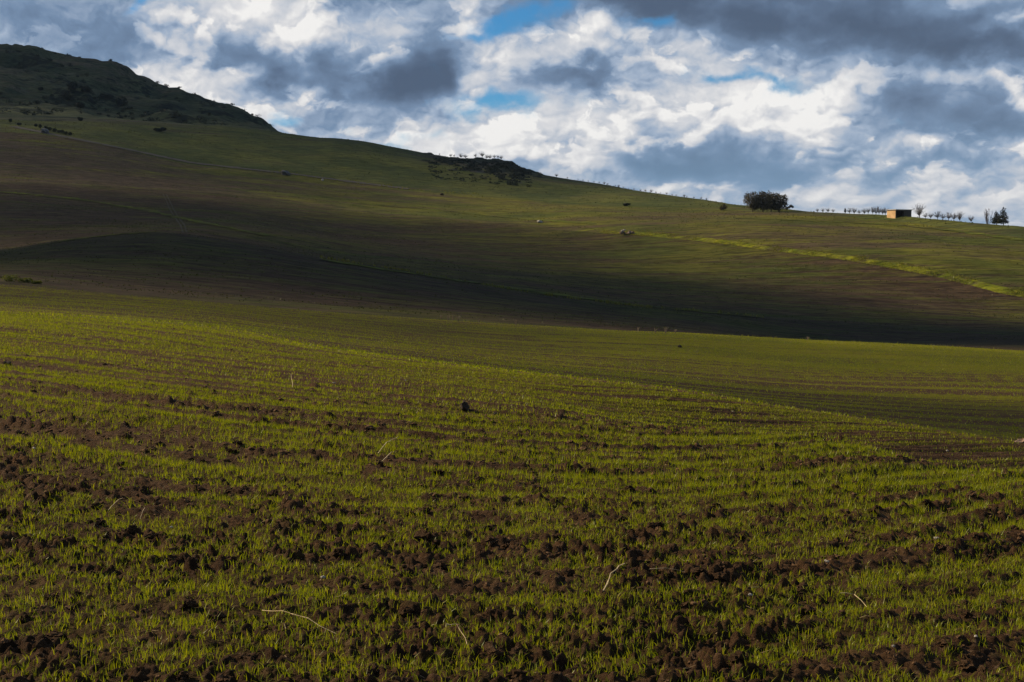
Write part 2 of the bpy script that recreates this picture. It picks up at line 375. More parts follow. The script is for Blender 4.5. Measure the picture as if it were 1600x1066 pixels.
def bilerp(G, ri, ci):
    r0 = np.clip(ri.astype(int), 0, NR - 2); c0 = np.clip(ci.astype(int), 0, NC - 2)
    fr = ri - r0; fc = ci - c0
    return (G[r0, c0] * (1 - fr) + G[r0 + 1, c0] * fr) * (1 - fc) + (G[r0, c0 + 1] * (1 - fr) + G[r0 + 1, c0 + 1] * fr) * fc
TE = (GZ - ZC) / GR
def at(px, py, lift=0.0, rmin=0):
    """the point of the land seen in picture point px, py"""
    a, te = pix_az_te(px, py)
    c = np.interp(a, az_cols, np.arange(NC)); c0 = int(c); fc = c - c0
    col = TE[:, c0] * (1 - fc) + TE[:, c0 + 1] * fc
    rr = GR[:, c0] * (1 - fc) + GR[:, c0 + 1] * fc
    ok = np.nonzero((col >= te) & (rr > max(rmin, 3)))[0]
    if len(ok) == 0:
        i = int(np.argmax(np.where(rr > 100, col, -9))); r = rr[i]
        zz = GZ[i, c0] * (1 - fc) + GZ[i, c0 + 1] * fc
        return Vector((r * math.sin(a), r * math.cos(a), zz + lift))
    i = max(ok[0], 1); f = np.clip((te - col[i - 1]) / max(col[i] - col[i - 1], 1e-9), 0, 1)
    r = rr[i - 1] + (rr[i] - rr[i - 1]) * f
    return Vector((r * math.sin(a), r * math.cos(a), ground_z(r * math.sin(a), r * math.cos(a)) + lift))
def ground_z(x, y):
    a = math.atan2(x, y); r = math.hypot(x, y)
    c = np.interp(a, az_cols, np.arange(NC)); c0 = min(int(c), NC - 2); fc = c - c0
    rr = GR[:, c0] * (1 - fc) + GR[:, c0 + 1] * fc
    zz = GZ[:, c0] * (1 - fc) + GZ[:, c0 + 1] * fc
    return float(np.interp(r, rr, zz))
def skyline(px, rmin=300):
    """the highest seen point of the land in a picture column"""
    a = pix_az_te(px, 300)[0]
    c = np.interp(a, az_cols, np.arange(NC)); c0 = int(c); fc = c - c0
    col = TE[:, c0] * (1 - fc) + TE[:, c0 + 1] * fc; rr = GR[:, c0]
    i = int(np.argmax(np.where(rr > rmin, col, -9)))
    return Vector((rr[i] * math.sin(a), rr[i] * math.cos(a), GZ[i, c0] * (1 - fc) + GZ[i, c0 + 1] * fc))

# ------------------------------------------------------------------ mesh helpers
def np_mesh(name, V, F, mat=None, smooth=False, attrs=None, uv=None):
    V = np.ascontiguousarray(V, np.float32); F = np.ascontiguousarray(F, np.int32)
    me = bpy.data.meshes.new(name); n = F.shape[1]
    me.vertices.add(len(V)); me.vertices.foreach_set('co', V.ravel())
    me.loops.add(F.size); me.loops.foreach_set('vertex_index', F.ravel())
    me.polygons.add(len(F)); me.polygons.foreach_set('loop_start', np.arange(0, F.size, n, dtype=np.int32))
    try: me.polygons.foreach_set('loop_total', np.full(len(F), n, np.int32))
    except Exception: pass
    me.polygons.foreach_set('use_smooth', np.full(len(F), smooth, bool))
    me.update(calc_edges=True)
    for k, v in (attrs or {}).items():
        a = me.attributes.new(k, 'FLOAT', 'POINT'); a.data.foreach_set('value', np.ascontiguousarray(v, np.float32).ravel())
    if uv is not None:
        l = me.uv_layers.new(name='rows'); l.data.foreach_set('uv', np.ascontiguousarray(uv[F.ravel()], np.float32).ravel())
    if mat: me.materials.append(mat)
    return me
def link(name, me, parent=None):
    o = bpy.data.objects.new(name, me); COL.objects.link(o)
    if parent: o.parent = parent
    return o
def tag(o, label=None, cat=None, group=None, kind=None):
    if label: o['label'] = label
    if cat: o['category'] = cat
    if group: o['group'] = group
    if kind: o['kind'] = kind
    return o
def empty(name, loc, rz=0.0, scale=1.0):
    o = bpy.data.objects.new(name, None); COL.objects.link(o); o.location = loc; o.rotation_euler = (0, 0, rz); o.scale = (scale,) * 3
    o.empty_display_size = 0.2
    return o
ORD = ('first second third fourth fifth sixth seventh eighth ninth tenth eleventh twelfth thirteenth fourteenth fifteenth sixteenth seventeenth eighteenth nineteenth twentieth '
       'twenty-first twenty-second twenty-third twenty-fourth twenty-fifth twenty-sixth twenty-seventh twenty-eighth twenty-ninth thirtieth').split()
class MB:
    """collects boxes, tubes and faces into one mesh of quads and triangles"""
    def __init__(s): s.v = []; s.f = []
    def face(s, pts):
        n = len(s.v); s.v += [tuple(p) for p in pts]; s.f.append(tuple(range(n, n + len(pts))))
    def box(s, x0, x1, y0, y1, z0, z1):
        n = len(s.v)
        s.v += [(x, y, z) for z in (z0, z1) for (x, y) in ((x0, y0), (x1, y0), (x1, y1), (x0, y1))]
        s.f += [tuple(n + i for i in q) for q in ((3, 2, 1, 0), (4, 5, 6, 7), (0, 1, 5, 4), (1, 2, 6, 5), (2, 3, 7, 6), (3, 0, 4, 7))]
    def tube(s, pts, rad, k=5):
        rings = []
        for i, p in enumerate(pts):
            p = Vector(p); a = Vector(pts[max(i - 1, 0)]); b = Vector(pts[min(i + 1, len(pts) - 1)])
            d = (b - a).normalized(); u = d.orthogonal().normalized(); w = d.cross(u)
            n = len(s.v)
            for j in range(k):
                an = 2 * pi * j / k; q = p + (u * math.cos(an) + w * math.sin(an)) * rad[i]; s.v.append(tuple(q))
            rings.append(n)
        for a, b in zip(rings[:-1], rings[1:]):
            for j in range(k): s.f.append((a + j, a + (j + 1) % k, b + (j + 1) % k, b + j))
        s.f.append(tuple(rings[0] + j for j in reversed(range(k)))); s.f.append(tuple(rings[-1] + j for j in range(k)))
    def mesh(s, name, mat, smooth=False):
        me = bpy.data.meshes.new(name); me.from_pydata(s.v, [], s.f); me.materials.append(mat)
        if smooth: me.polygons.foreach_set('use_smooth', [True] * len(me.polygons))
        me.update(); return me
    def build(s, name, mat, parent=None, smooth=False): return link(name, s.mesh(name, mat, smooth), parent)

# ------------------------------------------------------------------ materials
def new_mat(name):
    m = bpy.data.materials.new(name); m.use_nodes = True; t = NT(m.node_tree); t.n.clear()
    return m, t
def finish(t, bsdf): o = t.new('ShaderNodeOutputMaterial'); t.l.new(bsdf, o.inputs[0])
def principled(t, col, rough=0.9, spec=0.15, normal=None):
    b = t.new('ShaderNodeBsdfPrincipled'); t.put(b.inputs['Base Color'], col if isinstance(col, bpy.types.NodeSocket) else (*col, 1))
    b.inputs['Roughness'].default_value = rough; b.inputs['Specular IOR Level'].default_value = spec
    if normal is not None: t.l.new(normal, b.inputs['Normal'])
    return b.outputs[0]
def bump(t, h, strength=0.6, dist=0.05):
    b = t.new('ShaderNodeBump'); b.inputs['Strength'].default_value = strength; b.inputs['Distance'].default_value = dist
    t.l.new(h, b.inputs['Height']); return b.outputs[0]
def geo_pos(t): return t.new('ShaderNodeNewGeometry').outputs['Position']
def attr(t, n): return t.new('ShaderNodeAttribute', attribute_name=n).outputs['Fac']

def mat_field():
    m, t = new_mat('ploughed_soil_with_seedlings')
    pos = geo_pos(t); uv = t.new('ShaderNodeUVMap', uv_map='rows').outputs[0]
    n = t.noise(pos, 2.3, 6, .6); nf = t.noise(pos, 30, 6, .75)
    soil = t.mix(t.mapr(n, .3, .7), (0.056, 0.0285, 0.0140), (0.112, 0.061, 0.030))
    soil = t.mix(t.mapr(nf, .35, .75), soil, (0.022, 0.0125, 0.0070))
    soil = t.mix(t.mapr(t.noise(pos, 17, 5, .7), .56, .72), soil, (0.165, 0.106, 0.064))  # pale dry flecks, painted to look like sunlit crumbs
    c = attr(t, 'cover'); far = attr(t, 'far')
    st = t.noise(t.vmath('MULTIPLY', uv, (0.10, 2.6, 1.0)), 1.0, 6, .62)
    st2 = t.noise(t.vmath('MULTIPLY', uv, (1.6, 5.0, 1.0)), 1.0, 3, .6)
    g = t.math('MULTIPLY_ADD', t.math('SUBTRACT', st, .5), 1.3, c)
    st3 = t.noise(t.vmath('MULTIPLY', uv, (0.014, 1.0, 1.0)), 1.0, 5, .66)
    g = t.math('MULTIPLY_ADD', t.math('SUBTRACT', st2, .5), 0.9, g)
    st4 = t.noise(t.vmath('MULTIPLY', uv, (0.008, 0.36, 1.0)), 1.0, 6, .70)
    g = t.math('MULTIPLY_ADD', t.math('MULTIPLY', t.math('SUBTRACT', st3, .5), far), 1.8, g)
    g = t.math('MULTIPLY_ADD', t.math('MULTIPLY', t.math('SUBTRACT', st4, .5), t.mapr(far, .6, .95)), 3.2, g)
    g = t.math('MULTIPLY', t.mapr(g, .20, .80), far, clamp=True)
    green = t.mix(t.mapr(t.noise(pos, .09, 3, .5), .35, .65), (0.105, 0.104, 0.005), (0.160, 0.145, 0.006))
    col = t.mix(g, soil, green)
    h = t.math('ADD', nf, t.math('MULTIPLY', n, 2.0))
    h = t.math('ADD', h, t.math('MULTIPLY', t.math('MULTIPLY', st2, far), 3.0))
    finish(t, principled(t, col, .95, .08, bump(t, h, 1.0, .06)))
    return m
def mat_hill(name, soil_a, soil_b, grn_a, grn_b, amount, sx, sy, patch=0.012, bumpd=.35, scrub=None, west=None):
    m, t = new_mat(name)
    pos = geo_pos(t)
    sv = t.vmath('MULTIPLY', pos, (sx, sy, sy))
    st = t.noise(sv, 1.0, 7, .6)
    fine = t.noise(t.vmath('MULTIPLY', pos, (.35, 1.1, 1.1)), 1.0, 5, .65)
    big = t.noise(pos, patch, 4, .55)
    soil = t.mix(t.mapr(fine, .36, .64), soil_a, soil_b)
    grn = t.mix(t.mapr(t.noise(pos, patch * 3.1, 4, .6), .35, .65), grn_a, grn_b)
    if west is not None:            # the western part of the slope is barer
        amount = t.mapr(t.sep(pos)[0], west[1], west[2], west[0], amount)
    st2 = t.noise(t.vmath('MULTIPLY', pos, (sx * 3, sy * 4.5, sy * 4.5)), 1.0, 4, .6)
    g = t.math('MULTIPLY_ADD', t.math('SUBTRACT', st, .5), 2.0, amount)
    g = t.math('MULTIPLY_ADD', t.math('SUBTRACT', st2, .5), 1.3, g)
    g = t.math('MULTIPLY_ADD', t.math('SUBTRACT', big, .5), 1.8, g)
    g = t.math('MULTIPLY_ADD', t.math('SUBTRACT', fine, .5), 1.0, g)
    col = t.mix(t.mapr(g, .2, .8), soil, grn)
    if scrub:
        s = t.noise(t.vmath('MULTIPLY', pos, (1, 1, 1.6)), .028, 6, .62)
        s2 = t.noise(pos, .16, 4, .6)
        k = t.math('MULTIPLY_ADD', t.math('SUBTRACT', s2, .5), .5, s)
        col = t.mix(t.mapr(k, scrub[0], scrub[0] + .1), col, scrub[1])
    h = t.math('ADD', fine, t.math('MULTIPLY', st, 1.5))
    dk = t.mapr(t.noise(t.vmath('MULTIPLY', pos, (.10, .50, .50)), 1.0, 7, .78), .36, .66, 1.45, .42)
    col = t.vmath('SCALE', col, dk)      # single tufts and clods
    finish(t, principled(t, col, .95, .05, bump(t, h, 1.0, bumpd)))
    return m
M_field = mat_field()
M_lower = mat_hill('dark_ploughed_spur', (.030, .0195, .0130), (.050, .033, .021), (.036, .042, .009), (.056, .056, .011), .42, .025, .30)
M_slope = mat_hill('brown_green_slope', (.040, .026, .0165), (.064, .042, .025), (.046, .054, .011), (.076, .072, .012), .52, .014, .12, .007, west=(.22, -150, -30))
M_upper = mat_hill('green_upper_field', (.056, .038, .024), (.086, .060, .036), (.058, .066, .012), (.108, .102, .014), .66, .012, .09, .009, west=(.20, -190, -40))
M_past = mat_hill('green_pasture', (.050, .038, .025), (.072, .054, .034), (.046, .058, .016), (.082, .086, .020), .72, .012, .09, .009)
M_mount = mat_hill('scrub_mountain', (.075, .062, .042), (.105, .088, .056), (.030, .042, .023), (.066, .074, .036), .74, .012, .05, .006, 1.2, (.52, (.012, .019, .013)))
M_clod = None
def mat_clod(name, a, b):
    m, t = new_mat(name); co = t.new('ShaderNodeTexCoord').outputs['Object']
    n = t.noise(co, 2.2, 6, .65); nf = t.noise(co, 9, 4, .7)
    oi = t.new('ShaderNodeObjectInfo').outputs['Random']
    col = t.mix(t.mapr(n, .3, .7), a, b)
    hs = t.new('ShaderNodeHueSaturation'); t.l.new(col, hs.inputs['Color']); t.put(hs.inputs['Value'], t.mapr(oi, 0, 1, .75, 1.2, False))
    finish(t, principled(t, hs.outputs[0], .95, .08, bump(t, t.math('ADD', n, nf), .8, .15)))
    return m
M_clod = mat_clod('clod_soil', (0.064, 0.0345, 0.0175), (0.148, 0.086, 0.046))
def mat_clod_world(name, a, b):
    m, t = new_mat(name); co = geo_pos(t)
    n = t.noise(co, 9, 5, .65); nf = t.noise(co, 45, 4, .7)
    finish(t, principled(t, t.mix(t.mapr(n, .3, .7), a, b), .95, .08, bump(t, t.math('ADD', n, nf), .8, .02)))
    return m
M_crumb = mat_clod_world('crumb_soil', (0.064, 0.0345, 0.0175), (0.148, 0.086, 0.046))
def mat_leaf(name, c0, c1, c2, trans=0.5, attrname='tone'):
    m, t = new_mat(name)
    a = attr(t, attrname)
    col = t.ramp(a, [(0, c0), (.55, c1), (1, c2)])
    d = t.new('ShaderNodeBsdfDiffuse'); t.l.new(col, d.inputs[0])
    tr = t.new('ShaderNodeBsdfTranslucent'); t.l.new(col, tr.inputs[0])
    gl = t.new('ShaderNodeBsdfGlossy'); gl.inputs['Roughness'].default_value = .45; gl.inputs[0].default_value = (.6, .6, .6, 1)
    s = t.new('ShaderNodeMixShader'); s.inputs[0].default_value = trans; t.l.new(d.outputs[0], s.inputs[1]); t.l.new(tr.outputs[0], s.inputs[2])
    s2 = t.new('ShaderNodeMixShader'); s2.inputs[0].default_value = .03; t.l.new(s.outputs[0], s2.inputs[1]); t.l.new(gl.outputs[0], s2.inputs[2])
    finish(t, s2.outputs[0]); return m
M_wheat = mat_leaf('wheat_seedling', (.105, .150, .003), (.240, .264, .003), (.360, .320, .008), .5)
M_grass = mat_leaf('bank_grass', (.060, .080, .014), (.120, .132, .014), (.185, .165, .030), .45)
M_euca = mat_leaf('eucalyptus_leaf', (.030, .030, .016), (.066, .056, .028), (.150, .105, .050), .35)
M_dark = mat_leaf('conifer_needle', (.012, .016, .011), (.022, .027, .016), (.036, .038, .022), .25)
M_bush = mat_leaf('scrub_leaf', (.013, .020, .014), (.022, .031, .018), (.036, .046, .024), .25)
def mat_plain(name, a, b, scale=3.0, rough=.9, bd=.03):
    m, t = new_mat(name); co = t.new('ShaderNodeTexCoord').outputs['Object']
    n = t.noise(co, scale, 6, .62)
    finish(t, principled(t, t.mix(t.mapr(n, .3, .7), a, b), rough, .15, bump(t, n, .5, bd))); return m
M_bark = mat_plain('bark', (.060, .048, .038), (.095, .078, .062))
M_twig = mat_plain('grey_twig', (.062, .050, .044), (.100, .082, .070))
M_straw = mat_plain('dry_straw', (.42, .31, .17), (.58, .46, .28), 30)
M_weed = mat_plain('dry_weed', (.16, .12, .08), (.26, .20, .14), 4)
M_stone = mat_plain('pale_stone', (.30, .26, .21), (.44, .40, .34), 2)
M_rock = mat_plain('dark_rock', (.035, .024, .018), (.070, .050, .038), 6)
M_redstone = mat_plain('brown_stone', (.13, .085, .065), (.24, .17, .13), 2)
M_render = mat_plain('ochre_render', (.40, .25, .13), (.58, .38, .21), .8)
M_conc = mat_plain('grey_concrete', (.10, .095, .09), (.16, .15, .14), 1.5)
M_inner = mat_plain('dark_inside', (.02, .018, .016), (.035, .03, .027), 2)  # very dark base tone for the shed floor and inner wall
M_board = mat_plain('weathered_board', (.070, .062, .055), (.12, .105, .09), 2.5)
M_path = mat_plain('bare_track', (.052, .044, .036), (.088, .074, .058), .3)

# ------------------------------------------------------------------ land sheets
def sheet(name, r0, r1, mat, attrs=None, uv=False):
    sl = slice(r0, r1 + 1); n = r1 - r0 + 1
    V = np.stack([GX[sl], GY[sl], GZ[sl]], -1).reshape(-1, 3)
    ii = (np.arange(n - 1)[:, None] * NC + np.arange(NC - 1)[None, :]).ravel()
    F = np.stack([ii, ii + 1, ii + NC + 1, ii + NC], 1)
    u = None
    if uv:
        u = np.stack([GX[sl], row_coord(GX[sl], GY[sl])], -1).reshape(-1, 2)
    o = link(name, np_mesh(name, V, F, mat, True, attrs, u)); o['kind'] = 'structure'
    return o
sl = slice(0, EN + 1)
far_a = 0.10 + 0.85 * sstep(14, 50, GR[sl])
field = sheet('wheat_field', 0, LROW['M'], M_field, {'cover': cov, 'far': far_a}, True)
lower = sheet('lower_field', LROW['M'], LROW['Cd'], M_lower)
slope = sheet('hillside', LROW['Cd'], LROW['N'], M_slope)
M_bank = mat_hill('sunny_grass_bank', (.060, .048, .022), (.085, .068, .030), (.090, .108, .010), (.160, .158, .012), .74, .10, .4, .05, west=(.10, 12, 34))
bankst = sheet('grass_bank', LROW['N'], LROW['N2'], M_bank)
upper = sheet('upper_field', LROW['N2'], LROW['R'], M_upper)
pasture = sheet('ridge_pasture', LROW['R'], LROW['S'], M_past)
mount = sheet('distant_hill', LROW['S'], NR - 1, M_mount)

# ------------------------------------------------------------------ scatter on the land grid
def cells(r0, r1, c0=None, c1=None):
    xs_, ys_ = GX[r0:r1 + 1], GY[r0:r1 + 1]
    i0 = int(np.searchsorted(az_cols, -AZW)) if c0 is None else c0; i1 = int(np.searchsorted(az_cols, AZW)) if c1 is None else c1
    dr = np.diff(GR[r0:r1 + 1], axis=0)[:, i0:i1 - 1]
    da = np.diff(az_cols)[None, i0:i1 - 1]
    rm = 0.5 * (GR[r0:r1, i0:i1 - 1] + GR[r0 + 1:r1 + 1, i0:i1 - 1])
    return rm * dr * da, rm, i0
def scatter(r0, r1, density, c0=None, c1=None):
    """density(x, y, r) per square metre -> row index, column index, positions"""
    area, rm, i0 = cells(r0, r1, c0, c1)
    nr, nc = area.shape
    xm = GX[r0:r1, i0:i0 + nc]; ym = GY[r0:r1, i0:i0 + nc]
    seen = (rm < 24) | (np.abs(np.arctan2(xm, ym)) < radians(25))
    n = rng.poisson(np.clip(area * density(xm, ym, rm) * seen, 0, 1000))
    idx = np.repeat(np.arange(area.size), n.ravel())
    ri = idx // nc + r0 + rng.random(len(idx)); ci = idx % nc + i0 + rng.random(len(idx))
    P = np.stack([bilerp(GX, ri, ci), bilerp(GY, ri, ci), bilerp(GZ, ri, ci)], 1)
    return P
def blades(P, h, w, lean, tone):
    """one bent tapering leaf per point: 5 vertices"""
    n = len(P); an = rng.random(n) * 2 * pi; ld = rng.random(n) * 2 * pi
    side = np.stack([np.cos(an), np.sin(an), np.zeros(n)], 1) * (w * .5)[:, None]
    ln = np.stack([np.cos(ld), np.sin(ld), np.zeros(n)], 1) * (lean * h)[:, None]
    up = np.zeros((n, 3)); up[:, 2] = h
    b = P - np.array([0, 0, .01])
    mid = b + up * .55 + ln * .28; tip = b + up * (1 - .25 * lean[:, None] ** 2) + ln
    V = np.stack([b - side * .7, b + side * .7, mid + side, mid - side, tip], 1).reshape(-1, 3)
    o = np.arange(n)[:, None] * 5
    T = np.concatenate([o + [0, 1, 2], o + [0, 2, 3], o + [3, 2, 4]], 1).reshape(-1, 3)
    return V, T, np.repeat(tone, 5)
def slivers(P, h, w, lean, tone):
    """one narrow triangle per leaf, for the leaves farther off"""
    n = len(P); an = rng.random(n) * 2 * pi; ld = rng.random(n) * 2 * pi
    side = np.stack([np.cos(an), np.sin(an), np.zeros(n)], 1) * (w * .5)[:, None]
    tip = P + np.stack([np.cos(ld) * lean * h, np.sin(ld) * lean * h, h], 1); b = P - np.array([0, 0, .01])
    return np.stack([b - side, b + side, tip], 1).reshape(-1, 3), np.arange(n * 3).reshape(-1, 3), np.repeat(tone, 3)
def grass_object(name, parts, mat, label=None, cat=None, parent=None):
    V = []; T = []; A = []; n = 0
    for v, t_, a in parts: V.append(v); T.append(t_ + n); A.append(a); n += len(v)
    o = link(name, np_mesh(name, np.concatenate(V), np.concatenate(T), mat, False, {'tone': np.concatenate(A)}), parent)
    tag(o, label, cat, kind='stuff'); return o
def plants(P, nb, h0, h1, w, spread, lean=(.1, .75), tone0=0.0, fn=None):
    """seedlings: nb leaves from every point"""
    n = len(P)
    Q = np.repeat(P, nb, 0); m = len(Q)
    Q = Q + np.concatenate([rng.normal(0, spread, (m, 2)), np.zeros((m, 1))], 1)
    size = np.repeat(rng.random(n), nb)
    h = (h0 + (h1 - h0) * (0.5 * size + 0.5 * rng.random(m)))
    ww = w * (0.6 + 0.8 * rng.random(m))
    tn = np.clip(tone0 + .15 + .5 * np.repeat(rng.random(n), nb) + .4 * (rng.random(m) - .3), 0, 1)
    return (fn or blades)(Q, h, ww, lean[0] + (lean[1] - lean[0]) * rng.random(m) ** 1.6, tn)
parts = []
dens = lambda k: (lambda x, y, r: k * np.clip(seed_cover(x, y) * 1.05 - .03, 0, 1) * (1.0))
rA = LROW['n2']; rB = LROW['B']; rC = LROW['A']
P = scatter(LROW['near'], rA, lambda x, y, r: 1450 * np.clip(seed_cover(x, y), .015, 1))
parts.append(plants(P, 2, .018, .066, .0036, .010, (.1, .95)))
P = scatter(rA, rB, lambda x, y, r: 800 * np.clip(seed_cover(x, y), .015, 1))
parts.append(plants(P, 3, .018, .066, .0066, .014, fn=slivers))
P = scatter(rB, rC, lambda x, y, r: 215 * np.clip(seed_cover(x, y), .015, 1))
parts.append(plants(P, 2, .024, .072, .015, .03, fn=slivers))
P = scatter(rC, LROW['M'], lambda x, y, r: 26 * np.clip(seed_cover(x, y), .05, 1) * (1 - .5 * sstep(70, 130, r)))
parts.append(plants(P, 1, .03, .085, .05, .05, fn=slivers))
print('seedling leaves', sum(len(p[1]) for p in parts))
grass_object('wheat_seedlings', parts, M_wheat, 'thin bright green wheat seedlings sprouting in rows across the near field', 'wheat')

# ------------------------------------------------------------------ clods of soil lying on the near field
import bmesh
def ico(sub):
    bm = bmesh.new(); bmesh.ops.create_icosphere(bm, subdivisions=sub, radius=1.0)
    V = np.array([v.co[:] for v in bm.verts]); F = np.array([[v.index for v in f.verts] for f in bm.faces]); bm.free()
    return V, F
ICO1, ICO2, ICO3 = ico(1), ico(2), ico(3)
OCTA = (np.array([(1, 0, 0), (0, 1, 0), (-1, 0, 0), (0, -1, 0), (0, 0, 1), (0, 0, -1)], float), np.array([(0, 1, 4), (1, 2, 4), (2, 3, 4), (3, 0, 4), (1, 0, 5), (2, 1, 5), (3, 2, 5), (0, 3, 5)]))
def lump(base, seed, rough=.35, flat=.7, crumbs=.14):
    V, F = base; r = 1 + rough * (perlin(V[:, 0] * 1.3 + seed * 7.1 + V[:, 2] * .9, V[:, 1] * 1.3 - V[:, 2] * 1.2, seed)) \
        + crumbs * perlin(V[:, 0] * 3.7 + seed * 3.3 + V[:, 2] * 2.2, V[:, 1] * 3.7 + V[:, 2] * 2.9, seed + 5) * 1.6
    W = V * r[:, None]; W[:, 2] *= flat; return W, F
clod_meshes = []
for i in range(10):
    V, F = lump(ICO3, 200 + i, .60, .75, .26)
    clod_meshes.append(np_mesh('soil_clod', V, F, M_clod, False))
Pc = scatter(LROW['near'], LROW['A'], lambda x, y, r: 110 * np.clip(1.15 - seed_cover(x, y), .10, 1) * (1 - .94 * sstep(5, 26, r)))
size = 0.007 + 0.026 * rng.random(len(Pc)) ** 5.0 + 0.028 * (rng.random(len(Pc)) < .010) * rng.random(len(Pc))
px_size = size / np.linalg.norm(Pc[:, :2], axis=1)
vis = np.abs(np.arctan2(Pc[:, 0], Pc[:, 1])) < radians(20.2)
order = np.argsort(-px_size * vis)
big_i = order[:300]; rest = order[300:]
for i in big_i:
    o = bpy.data.objects.new('soil_clod', clod_meshes[random.randrange(10)]); COL.objects.link(o); o.parent = field
    s = float(size[i]); o.location = Pc[i] + np.array([0, 0, s * .15]); o.rotation_euler = (random.uniform(-.3, .3), random.uniform(-.3, .3), random.uniform(0, 6.3))
    o.scale = (s * random.uniform(.8, 1.4), s * random.uniform(.8, 1.3), s * random.uniform(.7, 1.15))
Vs, Fs = [], []; n = 0
for base, sel in ((ICO2, rest[:2200]), (ICO1, rest[2200:10200]), (OCTA, rest[10200:45000])):
    prot = [lump(base, 300 + q, .7, .75, .25) for q in range(12)]
    for i in sel:
        W, F = prot[i % 12]; a = random.uniform(0, 6.3); c, s_ = math.cos(a), math.sin(a); s = size[i]
        Q = np.stack([(W[:, 0] * c - W[:, 1] * s_) * random.uniform(.8, 1.4), (W[:, 0] * s_ + W[:, 1] * c), W[:, 2]], 1) * s + Pc[i] + [0, 0, s * .1]
        Vs.append(Q); Fs.append(F + n); n += len(Q)
print('clods', len(Pc), n)
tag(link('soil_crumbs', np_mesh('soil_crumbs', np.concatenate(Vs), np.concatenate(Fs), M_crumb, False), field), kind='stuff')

# ------------------------------------------------------------------ rocky knoll under the crest, path, tyre tracks
def profile_fn(tab):
    xk = [p[0] for p in tab]; yk = [p[1] for p in tab]
    return lambda x: float(np.interp(x, xk, yk))
top_y = profile_fn([(630, 240), (690, 249.5), (740, 250.5), (785, 252.5), (800, 255), (812, 262), (826, 269), (840, 275), (860, 280)])
NX, NYK = 130, 46
Vk = np.zeros((NYK, NX, 3))
for i, px in enumerate(np.linspace(636, 862, NX)):
    a, te = pix_az_te(px, top_y(px))
    side = float(sstep(636, 700, px) * (1 - sstep(836, 862, px)))
    ztop = ZC + 825 * te; H = max(ztop - ground_z(825 * math.sin(a), 825 * math.cos(a)), 0) + 0.6
    for j, r in enumerate(np.linspace(688, 915, NYK)):
        x, y = r * math.sin(a), r * math.cos(a)
        w = float(sstep(692, 812 - 26 * sstep(780, 815, px), r) ** 1.35 * (1 - sstep(835, 905, r))) * side
        rock = 3.4 * float(fbm(x / 9., y / 9., 4, 401, .62)) + 5.0 * abs(float(fbm(x / 20., y / 20., 3, 405))) - 1.6
        Vk[j, i] = (x, y, ground_z(x, y) - .5 + w * (H + .5) + rock * w * (1.4 - w) * 1.6)
ii = (np.arange(NYK - 1)[:, None] * NX + np.arange(NX - 1)[None, :]).ravel()
M_knoll = mat_hill('knoll_scrub_and_rock', (.060, .052, .040), (.105, .092, .074), (.020, .027, .014), (.036, .042, .020), .62, .06, .10, .02, .8, (.50, (.012, .018, .011)))
knoll = link('rocky_knoll', np_mesh('rocky_knoll', Vk.reshape(-1, 3), np.stack([ii, ii + 1, ii + NX + 1, ii + NX], 1), M_knoll, False)); knoll['kind'] = 'structure'

def hill_scrub(name, n_max, r0, r1, x0, x1, dens, thr, quads, size, W, label):
    c0, c1 = int(np.searchsorted(az_cols, pix_az_te(x0, 200)[0])), int(np.searchsorted(az_cols, pix_az_te(x1, 200)[0]))
    P = scatter(r0, r1, lambda x, y, r: dens * (fbm(x / 70, y / 70, 4, 551) > thr), c0, c1)[:n_max]
    V = []; F = []; A = []; n = 0
    for p in P:
        w = W * random.uniform(.6, 1.5); h = w * random.uniform(.5, .9)
        v, f, a = leaf_cloud([(random.uniform(-.5, .5) * w, random.uniform(-.5, .5) * w, h * .45, w * .5, w * .5, h * .5) for _ in range(3)], quads, size)
        V.append(v + p); F.append(f + n); A.append(a); n += len(v)
    o = link(name, np_mesh(name, np.concatenate(V), np.concatenate(F), M_bush, False, {'tone': np.concatenate(A)})); tag(o, label, 'scrub', kind='stuff')
def strip(name, pts, width, mat, lift=.06, n=60, jitter=0.0):
    xs_ = np.linspace(0, len(pts) - 1, n); px = np.interp(xs_, range(len(pts)), [p[0] for p in pts]); py = np.interp(xs_, range(len(pts)), [p[1] for p in pts])
    C = [at(a, b) for a, b in zip(px, py)]
    V = []; F = []
    for i, c in enumerate(C):
        d = (C[min(i + 1, n - 1)] - C[max(i - 1, 0)]); d.z = 0
        if d.length < 1e-6: d = Vector((1, 0, 0))
        q = Vector((-d.y, d.x, 0)).normalized(); w = width * (1 + jitter * random.uniform(-1, 1))
        for k in (-.5, 0, .5):
            e = c + q * w * k; V.append((e.x, e.y, ground_z(e.x, e.y) + lift))
    for i in range(n - 1):
        for k in (0, 1): F.append((i * 3 + k, i * 3 + k + 1, i * 3 + 4 + k, i * 3 + 3 + k))
    o = link(name, np_mesh(name, np.array(V), np.array(F), mat, True)); o['kind'] = 'structure'; return o
strip('path', [(20, 198), (110, 216), (200, 234), (300, 255), (380, 264), (450, 271.5), (560, 286), (640, 296)], 5.0, M_path, .22, 90, .25)
M_track = mat_plain('pressed_green_track', (.036, .030, .017), (.052, .044, .022), .3)
for pts in ([(255, 304), (260, 314), (265, 327), (275, 343), (282, 352), (286, 364)], [(260, 304), (265, 314), (271, 327), (281, 343), (288, 352), (292, 364)]):
    strip('tyre_track', pts, .40, M_track, .10, 40, .5)

